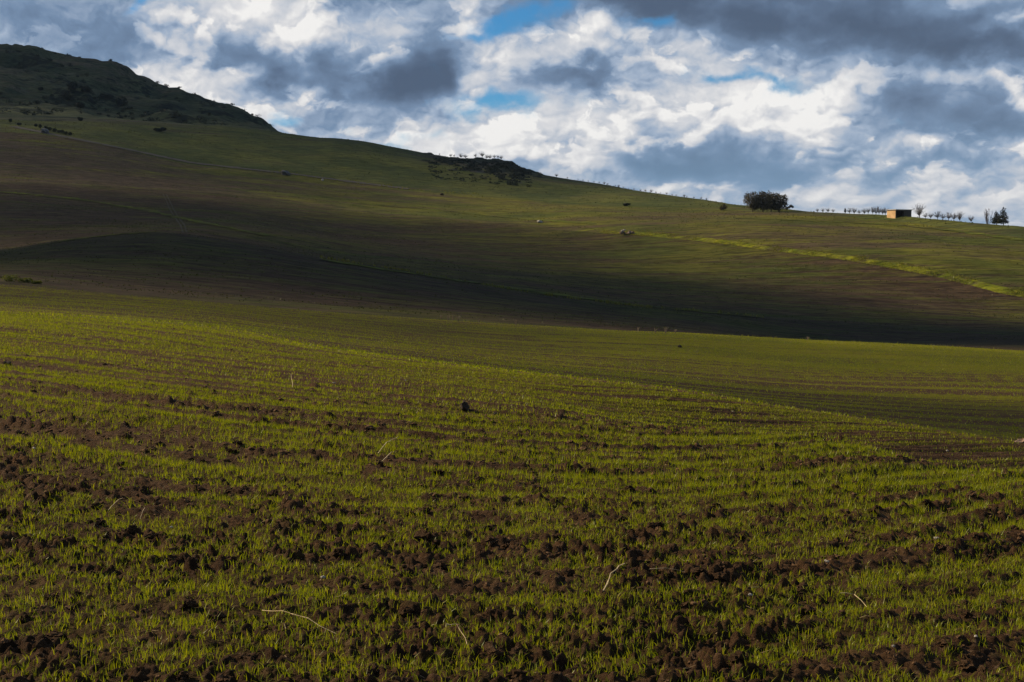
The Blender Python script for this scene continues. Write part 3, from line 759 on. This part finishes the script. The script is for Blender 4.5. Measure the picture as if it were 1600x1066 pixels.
M_verge = mat_hill('green_verge', (.050, .042, .020), (.070, .058, .026), (.062, .078, .012), (.105, .112, .016), .70, .12, .5, .05)
strip('verge', [(505, 407), (600, 421.5), (700, 436.5), (800, 451), (900, 465.5), (1000, 478), (1100, 488.5), (1190, 497)], 4.5, M_verge, .14, 150, .6)
strip('verge', [(60, 384), (120, 374), (180, 367), (240, 363)], 4.0, M_verge, .14, 50, .6)
strip('verge', [(0, 300), (120, 311), (230, 329), (300, 345), (420, 369)], 3.5, M_verge, .14, 80, .7)
strip('verge', [(560, 318), (700, 330), (800, 341), (930, 350)], 3.5, M_verge, .14, 80, .7)
strip('verge', [(1150, 341), (1280, 346), (1400, 352), (1500, 362), (1600, 376)], 3.0, M_verge, .14, 90, .7)

# ------------------------------------------------------------------ grass on banks and field margins
def cols(x0, x1): return int(np.searchsorted(az_cols, pix_az_te(x0, 400)[0])), int(np.searchsorted(az_cols, pix_az_te(x1, 400)[0]))
bp = []
def bank(r0, r1, x0, x1, d, h0, h1, w, nb=4, tone0=.1, spread=.25, clump=8.0):
    c0, c1 = cols(x0, x1)
    P = scatter(r0, r1, lambda x, y, r: d * sstep(-.35, .35, fbm(x / clump, y / clump, 3, 501)), c0, c1)
    if len(P): bp.append(plants(P, nb, h0, h1, w, spread, (.1, .6), tone0))
bank(LROW['N'] - 1, LROW['N2'] + 1, 935, 1640, 4.5, .12, .34, .14, 4, .4)
bank(LROW['N'], LROW['N2'], 1440, 1640, .5, .4, 1.0, .18, 5, .1)
bank(LROW['C'] - 2, LROW['C'], 500, 1210, 1.6, .25, .8, .18, 4, .45)
bank(LROW['C'] - 2, LROW['C'], 620, 720, .5, .3, .8, .14, 5, .0)
bank(LROW['M'] - 1, LROW['M'] + 2, -20, 1620, .55, .08, .30, .05, 3, .1)
bank(LROW['R'] - 2, LROW['R2'] + 1, 420, 760, .22, .3, .9, .2, 4, .2)
bank(LROW['R'] - 1, LROW['R'] + 1, -10, 420, .10, .3, .7, .2, 4, .1)
bank(LROW['S'] - 5, LROW['S'], 1250, 1540, .14, .2, .6, .18, 4, .3)
hp = []
def tufts(r0, r1, d, w, h0, h1, tone0):
    P = scatter(r0, r1, lambda x, y, r: d * sstep(-.15, .45, fbm(x / 30, y / 3.2, 3, 521)) * (.4 + sstep(-.3, .3, fbm(x / 60, y / 40, 2, 523))))
    hp.append(plants(P, 1, h0, h1, w, .2, (.1, .9), tone0, slivers))
tufts(LROW['V'], LROW['C'], 1.3, .24, .06, .20, -.1)
tufts(LROW['Cd'], LROW['N'], .9, .32, .08, .26, -.1)
tufts(LROW['N2'], LROW['R'], .55, .42, .08, .30, .0)
tufts(LROW['R2'], LROW['S'], .22, .6, .15, .5, -.1)
print('tufts', sum(len(p[1]) for p in hp))
M_tuft = mat_leaf('slope_tuft', (.026, .030, .008), (.060, .064, .010), (.105, .100, .014), .35)
grass_object('slope_tufts', hp, M_tuft, 'low sparse green growth in streaks over the hillside fields', 'grass')
grass_object('bank_grass', bp, M_grass, 'rough green grass on the banks and field margins', 'grass')

# ------------------------------------------------------------------ trees
def leaf_cloud(blobs, n, size, tone_amp=.35):
    w = np.array([b[3] * b[4] * b[5] for b in blobs]) ** .8; w = w / w.sum()
    k = rng.choice(len(blobs), n, p=w); B = np.array(blobs)[k]
    d = rng.normal(size=(n, 3)); d /= np.linalg.norm(d, axis=1)[:, None]
    rad = (0.25 + 0.75 * rng.random(n)) ** .6
    rad *= 1 + .22 * perlin(d[:, 0] * 2.3 + k * 5.1, d[:, 2] * 2.3 + d[:, 1], 601)
    P = B[:, :3] + d * B[:, 3:6] * rad[:, None]
    u = rng.normal(size=(n, 3)); u /= np.linalg.norm(u, axis=1)[:, None]
    v = np.cross(u, rng.normal(size=(n, 3))); v /= np.linalg.norm(v, axis=1)[:, None]
    s = size * (.6 + .8 * rng.random(n))[:, None]
    V = np.stack([P - u * s, P + v * s * .55, P + u * s, P - v * s * .55], 1).reshape(-1, 3)
    F = np.arange(n * 4).reshape(-1, 4)
    tn = np.clip(.4 + tone_amp * (rng.random(len(blobs))[k] - .5) + .6 * (rng.random(n) - .5), 0, 1)
    return V, F, np.repeat(tn, 4)
def leafy_tree(loc, blobs, n, size, mat, trunk_r, label, cat='tree', group=None, name='leafy_tree', crown='crown'):
    t = empty(name, loc); tag(t, label, cat, group)
    V, F, tn = leaf_cloud(blobs, n, size); link(crown, np_mesh(crown, V, F, mat, False, {'tone': tn}), t)
    mb = MB(); top = max(b[2] for b in blobs)
    mb.tube([(0, 0, -.4), (.05, 0, top * .3), (.1, .05, top * .7)], [trunk_r, trunk_r * .8, trunk_r * .4], 6)
    for b in blobs: mb.tube([(0.03, 0, top * .22), (b[0] * .5, b[1] * .5, top * .22 + (b[2] - top * .22) * .55), b[:3]], [trunk_r * .5, trunk_r * .35, trunk_r * .12], 5)
    mb.build('trunk', M_bark, t); return t
def px_m(v): return math.hypot(v.x, v.y) / FPX          # metres per picture pixel out there

# eucalyptus grove on the ridge
def crown_blobs(w, h, low, n):
    out = []
    for i in range(n):
        f = (i + .5) / n; x = (f - .5) * w * .78 + random.uniform(-.1, .1) * w
        z = low + (h - low) * random.uniform(.35, .80) * (1 - .25 * abs(2 * f - 1))
        out.append((x, random.uniform(-.25, .25) * w, z, w * random.uniform(.17, .27), w * random.uniform(.17, .27), min(z * .8, h - z) * random.uniform(.8, 1.0)))
    for i in range(3): out.append((random.uniform(-.3, .3) * w, random.uniform(-.2, .2) * w, low + h * .18, w * .28, w * .28, h * .2))
    return out
for (px, py, w, h, lab) in ((1176, 331, 27, 32, 'dense rounded eucalyptus tree at the left end of the ridge grove'),
                            (1192, 331, 26, 34, 'tallest dark eucalyptus tree left of the middle of the ridge grove'),
                            (1205, 331, 24, 30, 'dark eucalyptus tree right of the middle of the ridge grove'),
                            (1217, 331, 26, 29, 'broad eucalyptus tree at the right end of the ridge grove')):
    c = at(px, py); m = px_m(c)
    leafy_tree(c, crown_blobs(w * m, h * m, .6, 11), 2900, .25, M_euca, .26, lab, 'tree', 'eucalyptus grove on the ridge', 'eucalyptus_tree')
c = at(1228, 329.5); m = px_m(c)
leafy_tree(c, [(1.0, 0, 1.3, .8, .7, .5), (2.0, .2, 1.9, .8, .7, .55), (2.6, 0, 1.5, .6, .6, .45), (.2, 0, 1.0, .7, .7, .5)], 700, .17, M_euca, .12, 'small open tree leaning out right of the eucalyptus grove', 'tree', None, 'small_tree')
c = at(1130, 329); m = px_m(c)
leafy_tree(c, crown_blobs(11 * m, 11 * m, .3, 5), 700, .2, M_euca, .12, 'lone small dark bushy tree left of the eucalyptus grove', 'tree', None, 'small_tree')

# bare trees
def bare_tree_mesh(h, seed):
    R = random.Random(seed); mt = MB(); mc = MB(); tf = R.uniform(.14, .26); lean = R.uniform(-.06, .06) * h
    mt.tube([(0, 0, -.3), (lean * .4, 0, tf * h * .5), (lean, 0, tf * h)], [h * .036, h * .030, h * .026], 6)
    top = Vector((lean, 0, tf * h * .9)); rx = h * R.uniform(.42, .62); cz = h * R.uniform(.56, .62)
    for i in range(46):
        a = R.uniform(0, 6.283); u = R.uniform(-.75, 1); q = math.sqrt(1 - min(u * u, 1)); k = R.uniform(.65, 1.08)
        e = Vector((lean + math.cos(a) * q * rx * k, math.sin(a) * q * rx * k, cz + u * (h - cz) * k * R.uniform(.8, 1.1)))
        m_ = top.lerp(e, .5) + Vector((R.uniform(-.06, .06), R.uniform(-.06, .06), R.uniform(.0, .10))) * h
        mc.tube([top, m_, e], [h * .013, h * .008, h * .003], 3)
        for _ in range(6):
            f = R.uniform(.35, 1.0); p = (top.lerp(m_, f * 2) if f < .5 else m_.lerp(e, f * 2 - 1))
            mc.tube([p, p + Vector((R.uniform(-.13, .13), R.uniform(-.13, .13), R.uniform(-.03, .13))) * h], [h * .0055, h * .0025], 3)
    return mt.mesh('trunk', M_bark), mc.mesh('crown', M_twig)
BT = [bare_tree_mesh(4.0, 31 + i) for i in range(5)]
def bare_tree(loc, h, k, rz, label, group):
    t = empty('bare_tree', loc, rz, h / 4.0); k_ = h / 4.0; t.scale = (k_ * random.uniform(.75, 1.25), k_ * random.uniform(.75, 1.25), k_ * random.uniform(.85, 1.1)); tag(t, label, 'tree', group)
    link('trunk', BT[k][0], t); link('crown', BT[k][1], t); return t
def on_ridge(px, drop=0.0):
    v = skyline(px); return v
for i, (px, h, lab) in enumerate(((1438, 23, 'largest spreading bare tree just right of the shed'), (1455, 10, 'low bare tree nearest right of the big bare tree'), (1466, 15, 'bare rounded tree, second to the right of the big bare tree'),
        (1483, 15, 'broad low bare tree midway between shed and conifers'), (1491, 12, 'small bare tree in the middle of the row right of the shed'), (1501, 16, 'round bare tree, second from the right end of the row'),
        (1518, 13, 'bare tree at the right end of the row, nearest the conifers'), (1447, 9, 'small bare tree tucked against the right of the big bare tree'), (1474, 9, 'small bare tree between the second and the broad low one'))):
    v = on_ridge(px); m = px_m(v)
    bare_tree(v, h * m, i % 5, i * 1.3, lab, 'bare trees along the right ridge')
for i, (px, h) in enumerate(((1278, 6), (1286, 6), (1294, 7), (1302, 6), (1328, 8), (1335, 9), (1343, 7), (1351, 11), (1357, 9), (1364, 11), (1369, 12), (1374, 11), (1380, 10), (1384, 11))):
    v = on_ridge(px); m = px_m(v)
    bare_tree(v, (h + 1) * m, (i * 3) % 5, i * 2.1, ORD[i] + ' thin bare tree from the left in the row left of the shed', 'bare trees left of the shed')
for i, (px, h) in enumerate(((686, 4), (704, 6), (709, 5), (720, 9), (727, 8), (743, 7), (754, 10), (761, 8), (766, 8), (772, 7), (778, 6), (783, 7))):
    ci = int(round((px - 636) / (862 - 636) * (NX - 1))); col_ = Vk[:, ci]
    te_ = (col_[:, 2] - ZC) / np.hypot(col_[:, 0], col_[:, 1]); v = Vector(col_[int(np.argmax(te_))]); sk = skyline(px)
    if (sk.z - ZC) / math.hypot(sk.x, sk.y) > te_.max(): v = sk
    bare_tree(v, (h * .9 + .3) * px_m(v), i % 5, i * 1.7, ORD[i] + ' tiny bare tree from the left on the skyline above the rocky knoll', 'bare trees on top of the knoll')
for i, px in enumerate((832, 839, 846, 868, 886, 903, 911, 920, 928, 936, 944, 952, 960, 968, 976, 983, 991, 999, 1007, 1015, 1023, 1032, 1040, 1048, 1057, 1066, 1076, 1086, 1096, 1107)):
    v = on_ridge(px + random.uniform(-3, 3)); m = px_m(v)
    bare_tree(v, random.choice((3, 3.5, 4, 5, 6)) * m, (i * 2) % 5, i * .9, ORD[i] + ' tiny bare tree from the knoll in the long row down the skyline ridge', 'young bare trees along the ridge')
# bare poplar clump and two conifers at the right end
v = on_ridge(1545); m = px_m(v)
t = empty('bare_poplar', v); tag(t, 'upright many-stemmed bare tree beside the two dark conifers', 'tree')
mb = MB(); mt = MB()
R = random.Random(5)
for i in range(9):
    x = R.uniform(-1.3, 1.3); y = R.uniform(-1, 1); hh = R.uniform(3.4, 5.6) * (1 - .2 * abs(x) / 1.3)
    (mt if i < 3 else mb).tube([(x * .3, y * .3, -.3), (x * .8, y * .8, hh * .4), (x * 1.2, y, hh)], [.09, .06, .02], 4)
    for j in range(22):
        f = R.uniform(.15, .98); p = Vector((x * (.3 + .9 * f), y * (.3 + .7 * f), hh * f)); q = p + Vector((R.uniform(-.45, .45), R.uniform(-.45, .45), R.uniform(.4, .9)))
        mb.tube([p, q], [.034, .014], 3)
mt.build('trunk', M_bark, t); mb.build('crown', M_twig, t)
for (px, h, w, lab) in ((1558, 20, 15, 'shorter dark conifer next to the upright bare tree'), (1569, 27, 17, 'taller dark conifer at the right end of the ridge')):
    v = on_ridge(px); m = px_m(v); H = h * m; W = w * m
    bl = []
    for i in range(9):
        f = i / 8; bl.append((random.uniform(-.08, .08) * W, random.uniform(-.08, .08) * W, H * (.16 + .78 * f), W * (.5 * (1 - f) ** .7 + .07), W * (.5 * (1 - f) ** .7 + .07), H * .10))
    for i in range(5): a = i * 1.3; bl.append((math.cos(a) * W * .3, math.sin(a) * W * .3, H * random.uniform(.15, .55), W * .2, W * .2, H * .10))
    leafy_tree(v, bl, 1800, .17, M_dark, .14, lab, 'tree', 'conifers at the end of the ridge', 'conifer_tree')
v = on_ridge(1321); m = px_m(v)
leafy_tree(v, [(0, 0, .9, .45, .45, .7), (0, 0, 1.5, .25, .25, .5)], 350, .13, M_dark, .08, 'small dark pointed evergreen in the bare tree row', 'tree', None, 'conifer_tree')

# scrub on the far hill, too thick to count
hill_scrub('hill_scrub', 420, LROW['Sd'], LROW['T'] - 4, -10, 450, .006, .10, 46, .55, 3.0, 'dark low scrub covering the gullies of the far hill')
Vq = []; Fq = []; Aq = []; nq = 0
for j in range(4, 24, 1):
    for i in range(20, 112, 2):
        if random.random() < .95 * float(sstep(-.30, .15, fbm(i / 9., j / 4., 3, 577))):
            p = Vk[j, i]; w = random.uniform(.5, 1.7)
            v, f, a = leaf_cloud([(0, 0, w * .3, w * .6, w * .6, w * .4)], 30, .4); Vq.append(v + p); Fq.append(f + nq); Aq.append(a); nq += len(v)
tag(link('knoll_scrub', np_mesh('knoll_scrub', np.concatenate(Vq), np.concatenate(Fq), M_bush, False, {'tone': np.concatenate(Aq)})), 'dark scrub growing over the rocky knoll under the skyline', 'scrub', kind='stuff')
# bushes on the far hill
BUSH = [(114, 143, 22, 17, 'largest round dark bush on the far hillside'), (134, 145, 17, 11, 'dark bush touching the right of the largest bush'), (167, 154, 22, 9, 'low wide dark bush between the round ones'),
        (191, 166, 20, 15, 'round dark bush standing alone on the pale grass slope'), (107, 157, 18, 10, 'dark bush just below the largest bush'), (124, 170, 20, 11, 'wide dark bush at the lower edge of the thicket'),
        (103, 150, 12, 8, 'small dark bush at the left foot of the largest bush'), (250, 206, 18, 7, 'flat dark bush in the green field below the far hill'), (64, 142, 8, 6, 'small lone bush left of the thicket'),
        (980, 322, 13, 5, 'low dark shrub in the field below the ridge row'), (126, 189, 8, 7, 'small dark bush at the foot of the far hill')]
for (px, py, w, h, lab) in BUSH:
    c = at(px, py); m = px_m(c); W, H = w * m, h * m
    bl = [(random.uniform(-.3, .3) * W, random.uniform(-.2, .2) * W, H * random.uniform(.3, .6), W * .27, W * .25, H * .36) for _ in range(6)]
    leafy_tree(c, bl, 800, .045 * W + .1, M_bush, .1, lab, 'bush', None, 'scrub_bush', 'foliage')
for i, (px, py) in enumerate(((16, 192), (31, 197), (56, 199), (63, 201), (72, 204), (78, 205), (85, 207), (91, 208), (97, 209.5), (103, 211), (109, 212))):
    c = at(px, py); m = px_m(c); W = random.uniform(6, 9) * m; H = random.uniform(5, 7) * m
    leafy_tree(c, [(random.uniform(-.2, .2) * W, 0, H * .55, W * .4, W * .35, H * .42) for _ in range(3)], 300, .22, M_bush, .08, ORD[i] + ' small dark shrub from the left along the far track', 'shrub', 'shrubs along the far track', 'hedge_shrub', 'foliage')
for i, (px, py, w, h, lab) in enumerate(((14, 443, 30, 12, 'pale green leafy weed clump at the left end of the field margin'), (38, 445, 20, 9, 'lower green weed clump beside the leftmost one'), (58, 447, 14, 6, 'smallest green weed clump on the left field margin'))):
    c = at(px, py, rmin=100); c = Vector((c.x * 1.03, c.y * 1.03, ground_z(c.x * 1.03, c.y * 1.03))); m = px_m(c); W, H = w * m, h * m
    t = empty('weed_clump', c); tag(t, lab, 'weeds')
    V, F, tn = leaf_cloud([(random.uniform(-.35, .35) * W, random.uniform(-.2, .2) * W, H * .4, W * .25, W * .22, H * .45) for _ in range(6)], 700, .07)
    link('foliage', np_mesh('foliage', V, F, M_grass, False, {'tone': tn}), t)

# ------------------------------------------------------------------ shed on the ridge
c = at(1399, 341.5)
m = px_m(c)
shed = empty('shed', c, radians(24)); tag(shed, 'small flat-roofed shed with sunlit ochre side wall and dark open front', 'shed')
def part(name, mat, *boxes):
    mb = MB()
    for b in boxes: mb.box(*b)
    return mb.build(name, mat, shed)
Wd, Dp, Ht = 7.0, 4.6, 3.0
part('side_wall', M_render, (0, .22, .02, Dp, -.6, Ht - .25)); part('wall', M_conc, (Wd - .22, Wd, .02, Dp, -.6, Ht)); part('back_wall', M_conc, (.22, Wd - .22, Dp - .2, Dp, -.6, Ht))
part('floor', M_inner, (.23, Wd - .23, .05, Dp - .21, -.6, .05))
part('lintel', M_conc, (0, Wd, -.16, .0, Ht - .34, Ht)); part('post', M_board, (0.02, .2, -.14, .0, -.6, Ht - .345))
n = 7
for i in range(n):
    x0 = 3.5 + i * (Wd - 3.55) / n
    part('board', M_board, (x0 + .02, x0 + (Wd - 3.55) / n - .02, -.12 + .02 * (i % 2), -.04, -.6, Ht - .345))
part('roof', M_stone, (-.25, Wd + .35, -.55, Dp + .2, Ht + .003, Ht + .2))
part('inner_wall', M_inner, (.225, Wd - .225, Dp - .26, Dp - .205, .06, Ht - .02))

# ------------------------------------------------------------------ stones
rockm = [lump(ICO2, 700 + i, .55, .8, .22) for i in range(6)]
def rock_mesh(name, k, mat): return np_mesh(name, rockm[k][0], rockm[k][1], mat, False)
RM = {}
def rock(name, loc, s, k, mat, parent=None, rz=0.0):
    key = (k, mat.name)
    if key not in RM: RM[key] = rock_mesh(name, k, mat)
    o = link(name, RM[key], parent); o.location = loc; o.scale = s; o.rotation_euler = (0, 0, rz); return o
c = at(980, 366); m = px_m(c)
pile = empty('stone_pile', c); tag(pile, 'heap of brown and pale fieldstones at the upper end of the green bank', 'stones')
for i in range(20):
    a = random.uniform(-1, 1); x = a * 2.4; y = random.uniform(-.8, .8); z = max(0, 1.0 - abs(a) * .8) * random.random()
    s = random.uniform(.28, .55); rock('stone', (x, y, z + .1), (s * 1.2, s, s), i % 6, M_redstone if i != 3 else M_stone, pile, i * 1.1)
rock('stone', (-1.5, -.6, 1.0), (.5, .45, .5), 2, M_stone, pile)
rock('stone', (-1.0, -.7, 1.2), (.4, .4, .35), 4, M_stone, pile)
for (px, py, w, h, mat, lab, k) in ((844, 348.5, 9, 5, M_stone, 'pale boulder lying alone in the middle of the hillside field', 1), (447, 274, 13, 9, M_conc, 'grey boulder beside the track below the far hill', 0), (504, 283, 4, 5, M_stone, 'small pale upright stone right of the grey boulder', 2),
                                    (70, 208, 11, 9, M_conc, 'grey block of stone near the hedge line shrubs', 3), (690, 305, 6, 4, M_rock, 'small dark rock on the grassy track bank', 5),
                                    (727, 641, 13, 17, M_rock, 'dark upright rock standing in the wheat rows, mid field', 4), (773, 648, 9, 5, M_rock, 'small dark rock right of the upright rock', 1), (1598, 693, 22, 10, M_redstone, 'pale brown rock on the field crest at the right edge', 0), (12, 570, 10, 8, M_rock, 'dark rock at the left edge of the wheat field', 2),
                                    (1062, 543, 6, 5, M_rock, 'small dark rock far out on the green field', 3)):
    c = at(px, py); m = px_m(c)
    o = rock('rock' if mat is M_rock else 'boulder', c + Vector((0, 0, h * m * .3)), (w * m * .5, w * m * .5, h * m * .62), k, mat, None, px); tag(o, lab, 'rock')
for i in range(15):
    px, py = random.uniform(20, 1580), random.uniform(590, 1040) if i > 3 else random.uniform(560, 650)
    c = at(px, py); s = random.uniform(.004, .009) * (1 + c.y / 18)
    rock('pebble', c + Vector((0, 0, s * .8 + .02)), (s * 1.3, s, s * .8), i % 6, M_stone, field, i)

# ------------------------------------------------------------------ straw on the field, dry weeds on the margin
def stalk(pts_px, rad, label, lift=.03):
    P = []
    base = at(*pts_px[0][:2]); D = base.y
    for (px, py, l) in pts_px:
        q = at(px, py); P.append(Vector((q.x, q.y, q.z + l + lift)))
    c = P[0].copy(); mb = MB()
    Q = []
    for i in range(len(P) - 1):
        for f in (0, .5): Q.append(P[i].lerp(P[i + 1], f) - c + Vector((random.uniform(-1, 1), random.uniform(-1, 1), random.uniform(-.6, 1))) * rad * 1.2)
    Q.append(P[-1] - c)
    mb.tube(Q, [rad * random.uniform(.35, .65) * (1 - .35 * i / len(Q)) for i in range(len(Q))], 4)
    o = mb.build('straw', M_straw, None, False); o.location = c; tag(o, label, 'straw')
stalk([(942, 932, .0), (950, 920, .015), (962, 908, .03), (976, 896, .02)], .007, 'thick pale straw lying on the soil, right of centre')
stalk([(1016, 901, .01), (1040, 902, .015), (1070, 906, .01)], .003, 'thin pale straw right of the thick one')
stalk([(697, 995, .02), (712, 998, .03), (722, 1006, .02), (730, 1019, .0)], .004, 'curved pale straw near the bottom edge, left of centre')
stalk([(410, 972, .02), (440, 976, .03), (480, 986, .02), (525, 1005, .01)], .004, 'long thin straw among the seedlings, lower left')
stalk([(170, 805, .0), (180, 797, .02), (192, 788, .01)], .004, 'short straw on the left of the near field')
stalk([(1312, 940, .01), (1335, 948, .03), (1354, 962, .01)], .004, 'straight straw on the right side of the near field')
stalk([(590, 715, .0), (605, 706, .05), (622, 695, .04)], .006, 'straw stalk leaning up in the middle of the field')
stalk([(598, 726, .0), (612, 718, .03), (618, 716, .02)], .006, 'shorter straw just below the leaning stalk')
stalk([(457, 609, .0), (456, 604, .05), (455, 599, .12)], .008, 'pale upright straw standing in the left field')
stalk([(218, 818, .0), (224, 812, .03), (226, 806, .02)], .004, 'small bent straw right of the short left one')
stalk([(1175, 928, .0), (1186, 930, .01)], .003, 'tiny straw piece right of the soil heap')
for i, (px, py, h) in enumerate(((690, 500, 7), (700, 501, 9), (708, 501, 8), (716, 502, 8), (749, 504, 6), (806, 508, 8), (997, 518, 6), (1024, 520, 7), (1040, 521, 9), (1055, 521, 6), (1262, 532, 6))):
    c = at(px, py, rmin=120); m = px_m(c); t = empty('dry_weed', c); tag(t, ORD[i] + ' tuft of dry greyish weeds from the left on the field margin', 'weed', 'dry weeds along the field margin')
    mb = MB(); H = h * m * 1.15
    for j in range(9):
        a = random.uniform(0, 6.3); q = Vector((math.cos(a), math.sin(a), 0)) * H * random.uniform(.1, .45)
        mb.tube([(0, 0, -.1), q * .5 + Vector((0, 0, H * .6)), q + Vector((0, 0, H * random.uniform(.7, 1.0)))], [.02, .015, .008], 3)
    mb.build('stalks', M_weed, t)

Pl = scatter(LROW['near'], LROW['A'], lambda x, y, r: 5.0 * (1 - .8 * sstep(8, 30, r)))
ml = MB()
for p in Pl[:1600]:
    a = random.uniform(0, 6.3); L = random.uniform(.015, .06); d = Vector((math.cos(a), math.sin(a), random.uniform(-.1, .5))) * L
    p = Vector(p) + Vector((0, 0, .012)); ml.tube([p, p + d * .5 + Vector((0, 0, L * random.uniform(-.1, .15))), p + d], [.0016, .0014, .0008], 3)
tag(ml.build('straw_litter', mat_plain('dirty_straw', (.16, .11, .06), (.34, .25, .14), 40), None), 'small broken bits of dry straw strewn over the tilled soil', 'straw', kind='stuff')

# ------------------------------------------------------------------ clouds out of view, added to throw shade on chosen ground
def mat_shade_cloud():
    m, t = new_mat('shade_cloud_vapour'); co = t.new('ShaderNodeTexCoord').outputs['Object']
    x, y, z = t.sep(co)
    rad = t.vmath('LENGTH', t.comb(x, y, 0.0))
    n = t.noise(co, 2.4, 5, .55)
    dn = t.math('ADD', t.math('SUBTRACT', 1.0, rad), t.math('MULTIPLY', t.math('SUBTRACT', n, .5), .9))
    oc = t.new('ShaderNodeObjectInfo').outputs['Alpha']
    al = t.math('MULTIPLY', t.mapr(dn, .02, .50), oc)
    d = t.new('ShaderNodeBsdfDiffuse'); d.inputs[0].default_value = (.85, .85, .87, 1)
    tr = t.new('ShaderNodeBsdfTranslucent'); tr.inputs[0].default_value = (.35, .36, .4, 1)
    tp = t.new('ShaderNodeBsdfTransparent')
    a = t.new('ShaderNodeMixShader'); a.inputs[0].default_value = .3; t.l.new(d.outputs[0], a.inputs[1]); t.l.new(tr.outputs[0], a.inputs[2])
    b = t.new('ShaderNodeMixShader'); t.put(b.inputs[0], al); t.l.new(tp.outputs[0], b.inputs[1]); t.l.new(a.outputs[0], b.inputs[2])
    finish(t, b.outputs[0]); return m
M_shade_cloud = mat_shade_cloud()
def shade_cloud(gx, gy, a, b, alpha, alt, seed, rz=0.0):
    V, F = lump(ICO3, seed, .25, 1.0, .12); V = V.copy(); V[:, 2] *= np.where(V[:, 2] > 0, 1.0, .35)
    o = link('shade_cloud', np_mesh('shade_cloud', V, F, M_shade_cloud, True)); o['kind'] = 'structure'
    gz = ground_z(gx, gy); k = (alt - gz) / SUNV[2]
    o.location = (gx + SUNV[0] * k, gy + SUNV[1] * k, alt); o.scale = (a, b, min(a, b) * .35); o.rotation_euler = (0, 0, rz)
    o.color = (1, 1, 1, alpha); return o
shade_cloud(-5, 248, 140, 80, .71, 800, 11)
shade_cloud(85, 244, 125, 72, .77, 880, 12)
shade_cloud(0, 322, 85, 62, .62, 960, 13)
shade_cloud(-115, 235, 85, 72, .45, 1040, 14)
shade_cloud(-135, 430, 135, 140, .66, 1130, 15)
shade_cloud(-210, 640, 150, 90, .50, 1190, 20)
shade_cloud(-380, 1250, 430, 380, .70, 1500, 16)
shade_cloud(-25, 860, 110, 95, .84, 1260, 17)
shade_cloud(-190, 800, 190, 120, .45, 1380, 18)
shade_cloud(-34, 120, 75, 48, .36, 700, 19)
shade_cloud(18, 60, 25, 15, .52, 600, 22)  # small cloud added only to darken the field behind the crest

# ------------------------------------------------------------------ haze
m_h = bpy.data.materials.new('air_haze'); m_h.use_nodes = True; th = NT(m_h.node_tree); th.n.clear()
pv = th.new('ShaderNodeVolumePrincipled'); pv.inputs['Color'].default_value = (.62, .78, 1.0, 1); pv.inputs['Density'].default_value = 0.00003; pv.inputs['Anisotropy'].default_value = 0.0
oo = th.new('ShaderNodeOutputMaterial'); th.l.new(pv.outputs[0], oo.inputs['Volume'])
zmin = float(GZ.min()) - 1.0; zmax = float(max(GZ.max(), 0)) + 12
mb = MB(); mb.box(-4300, 4300, -4300, 4300, zmin, zmax)
hz = mb.build('haze', m_h); hz['kind'] = 'stuff'
print('zrange', zmin, zmax)
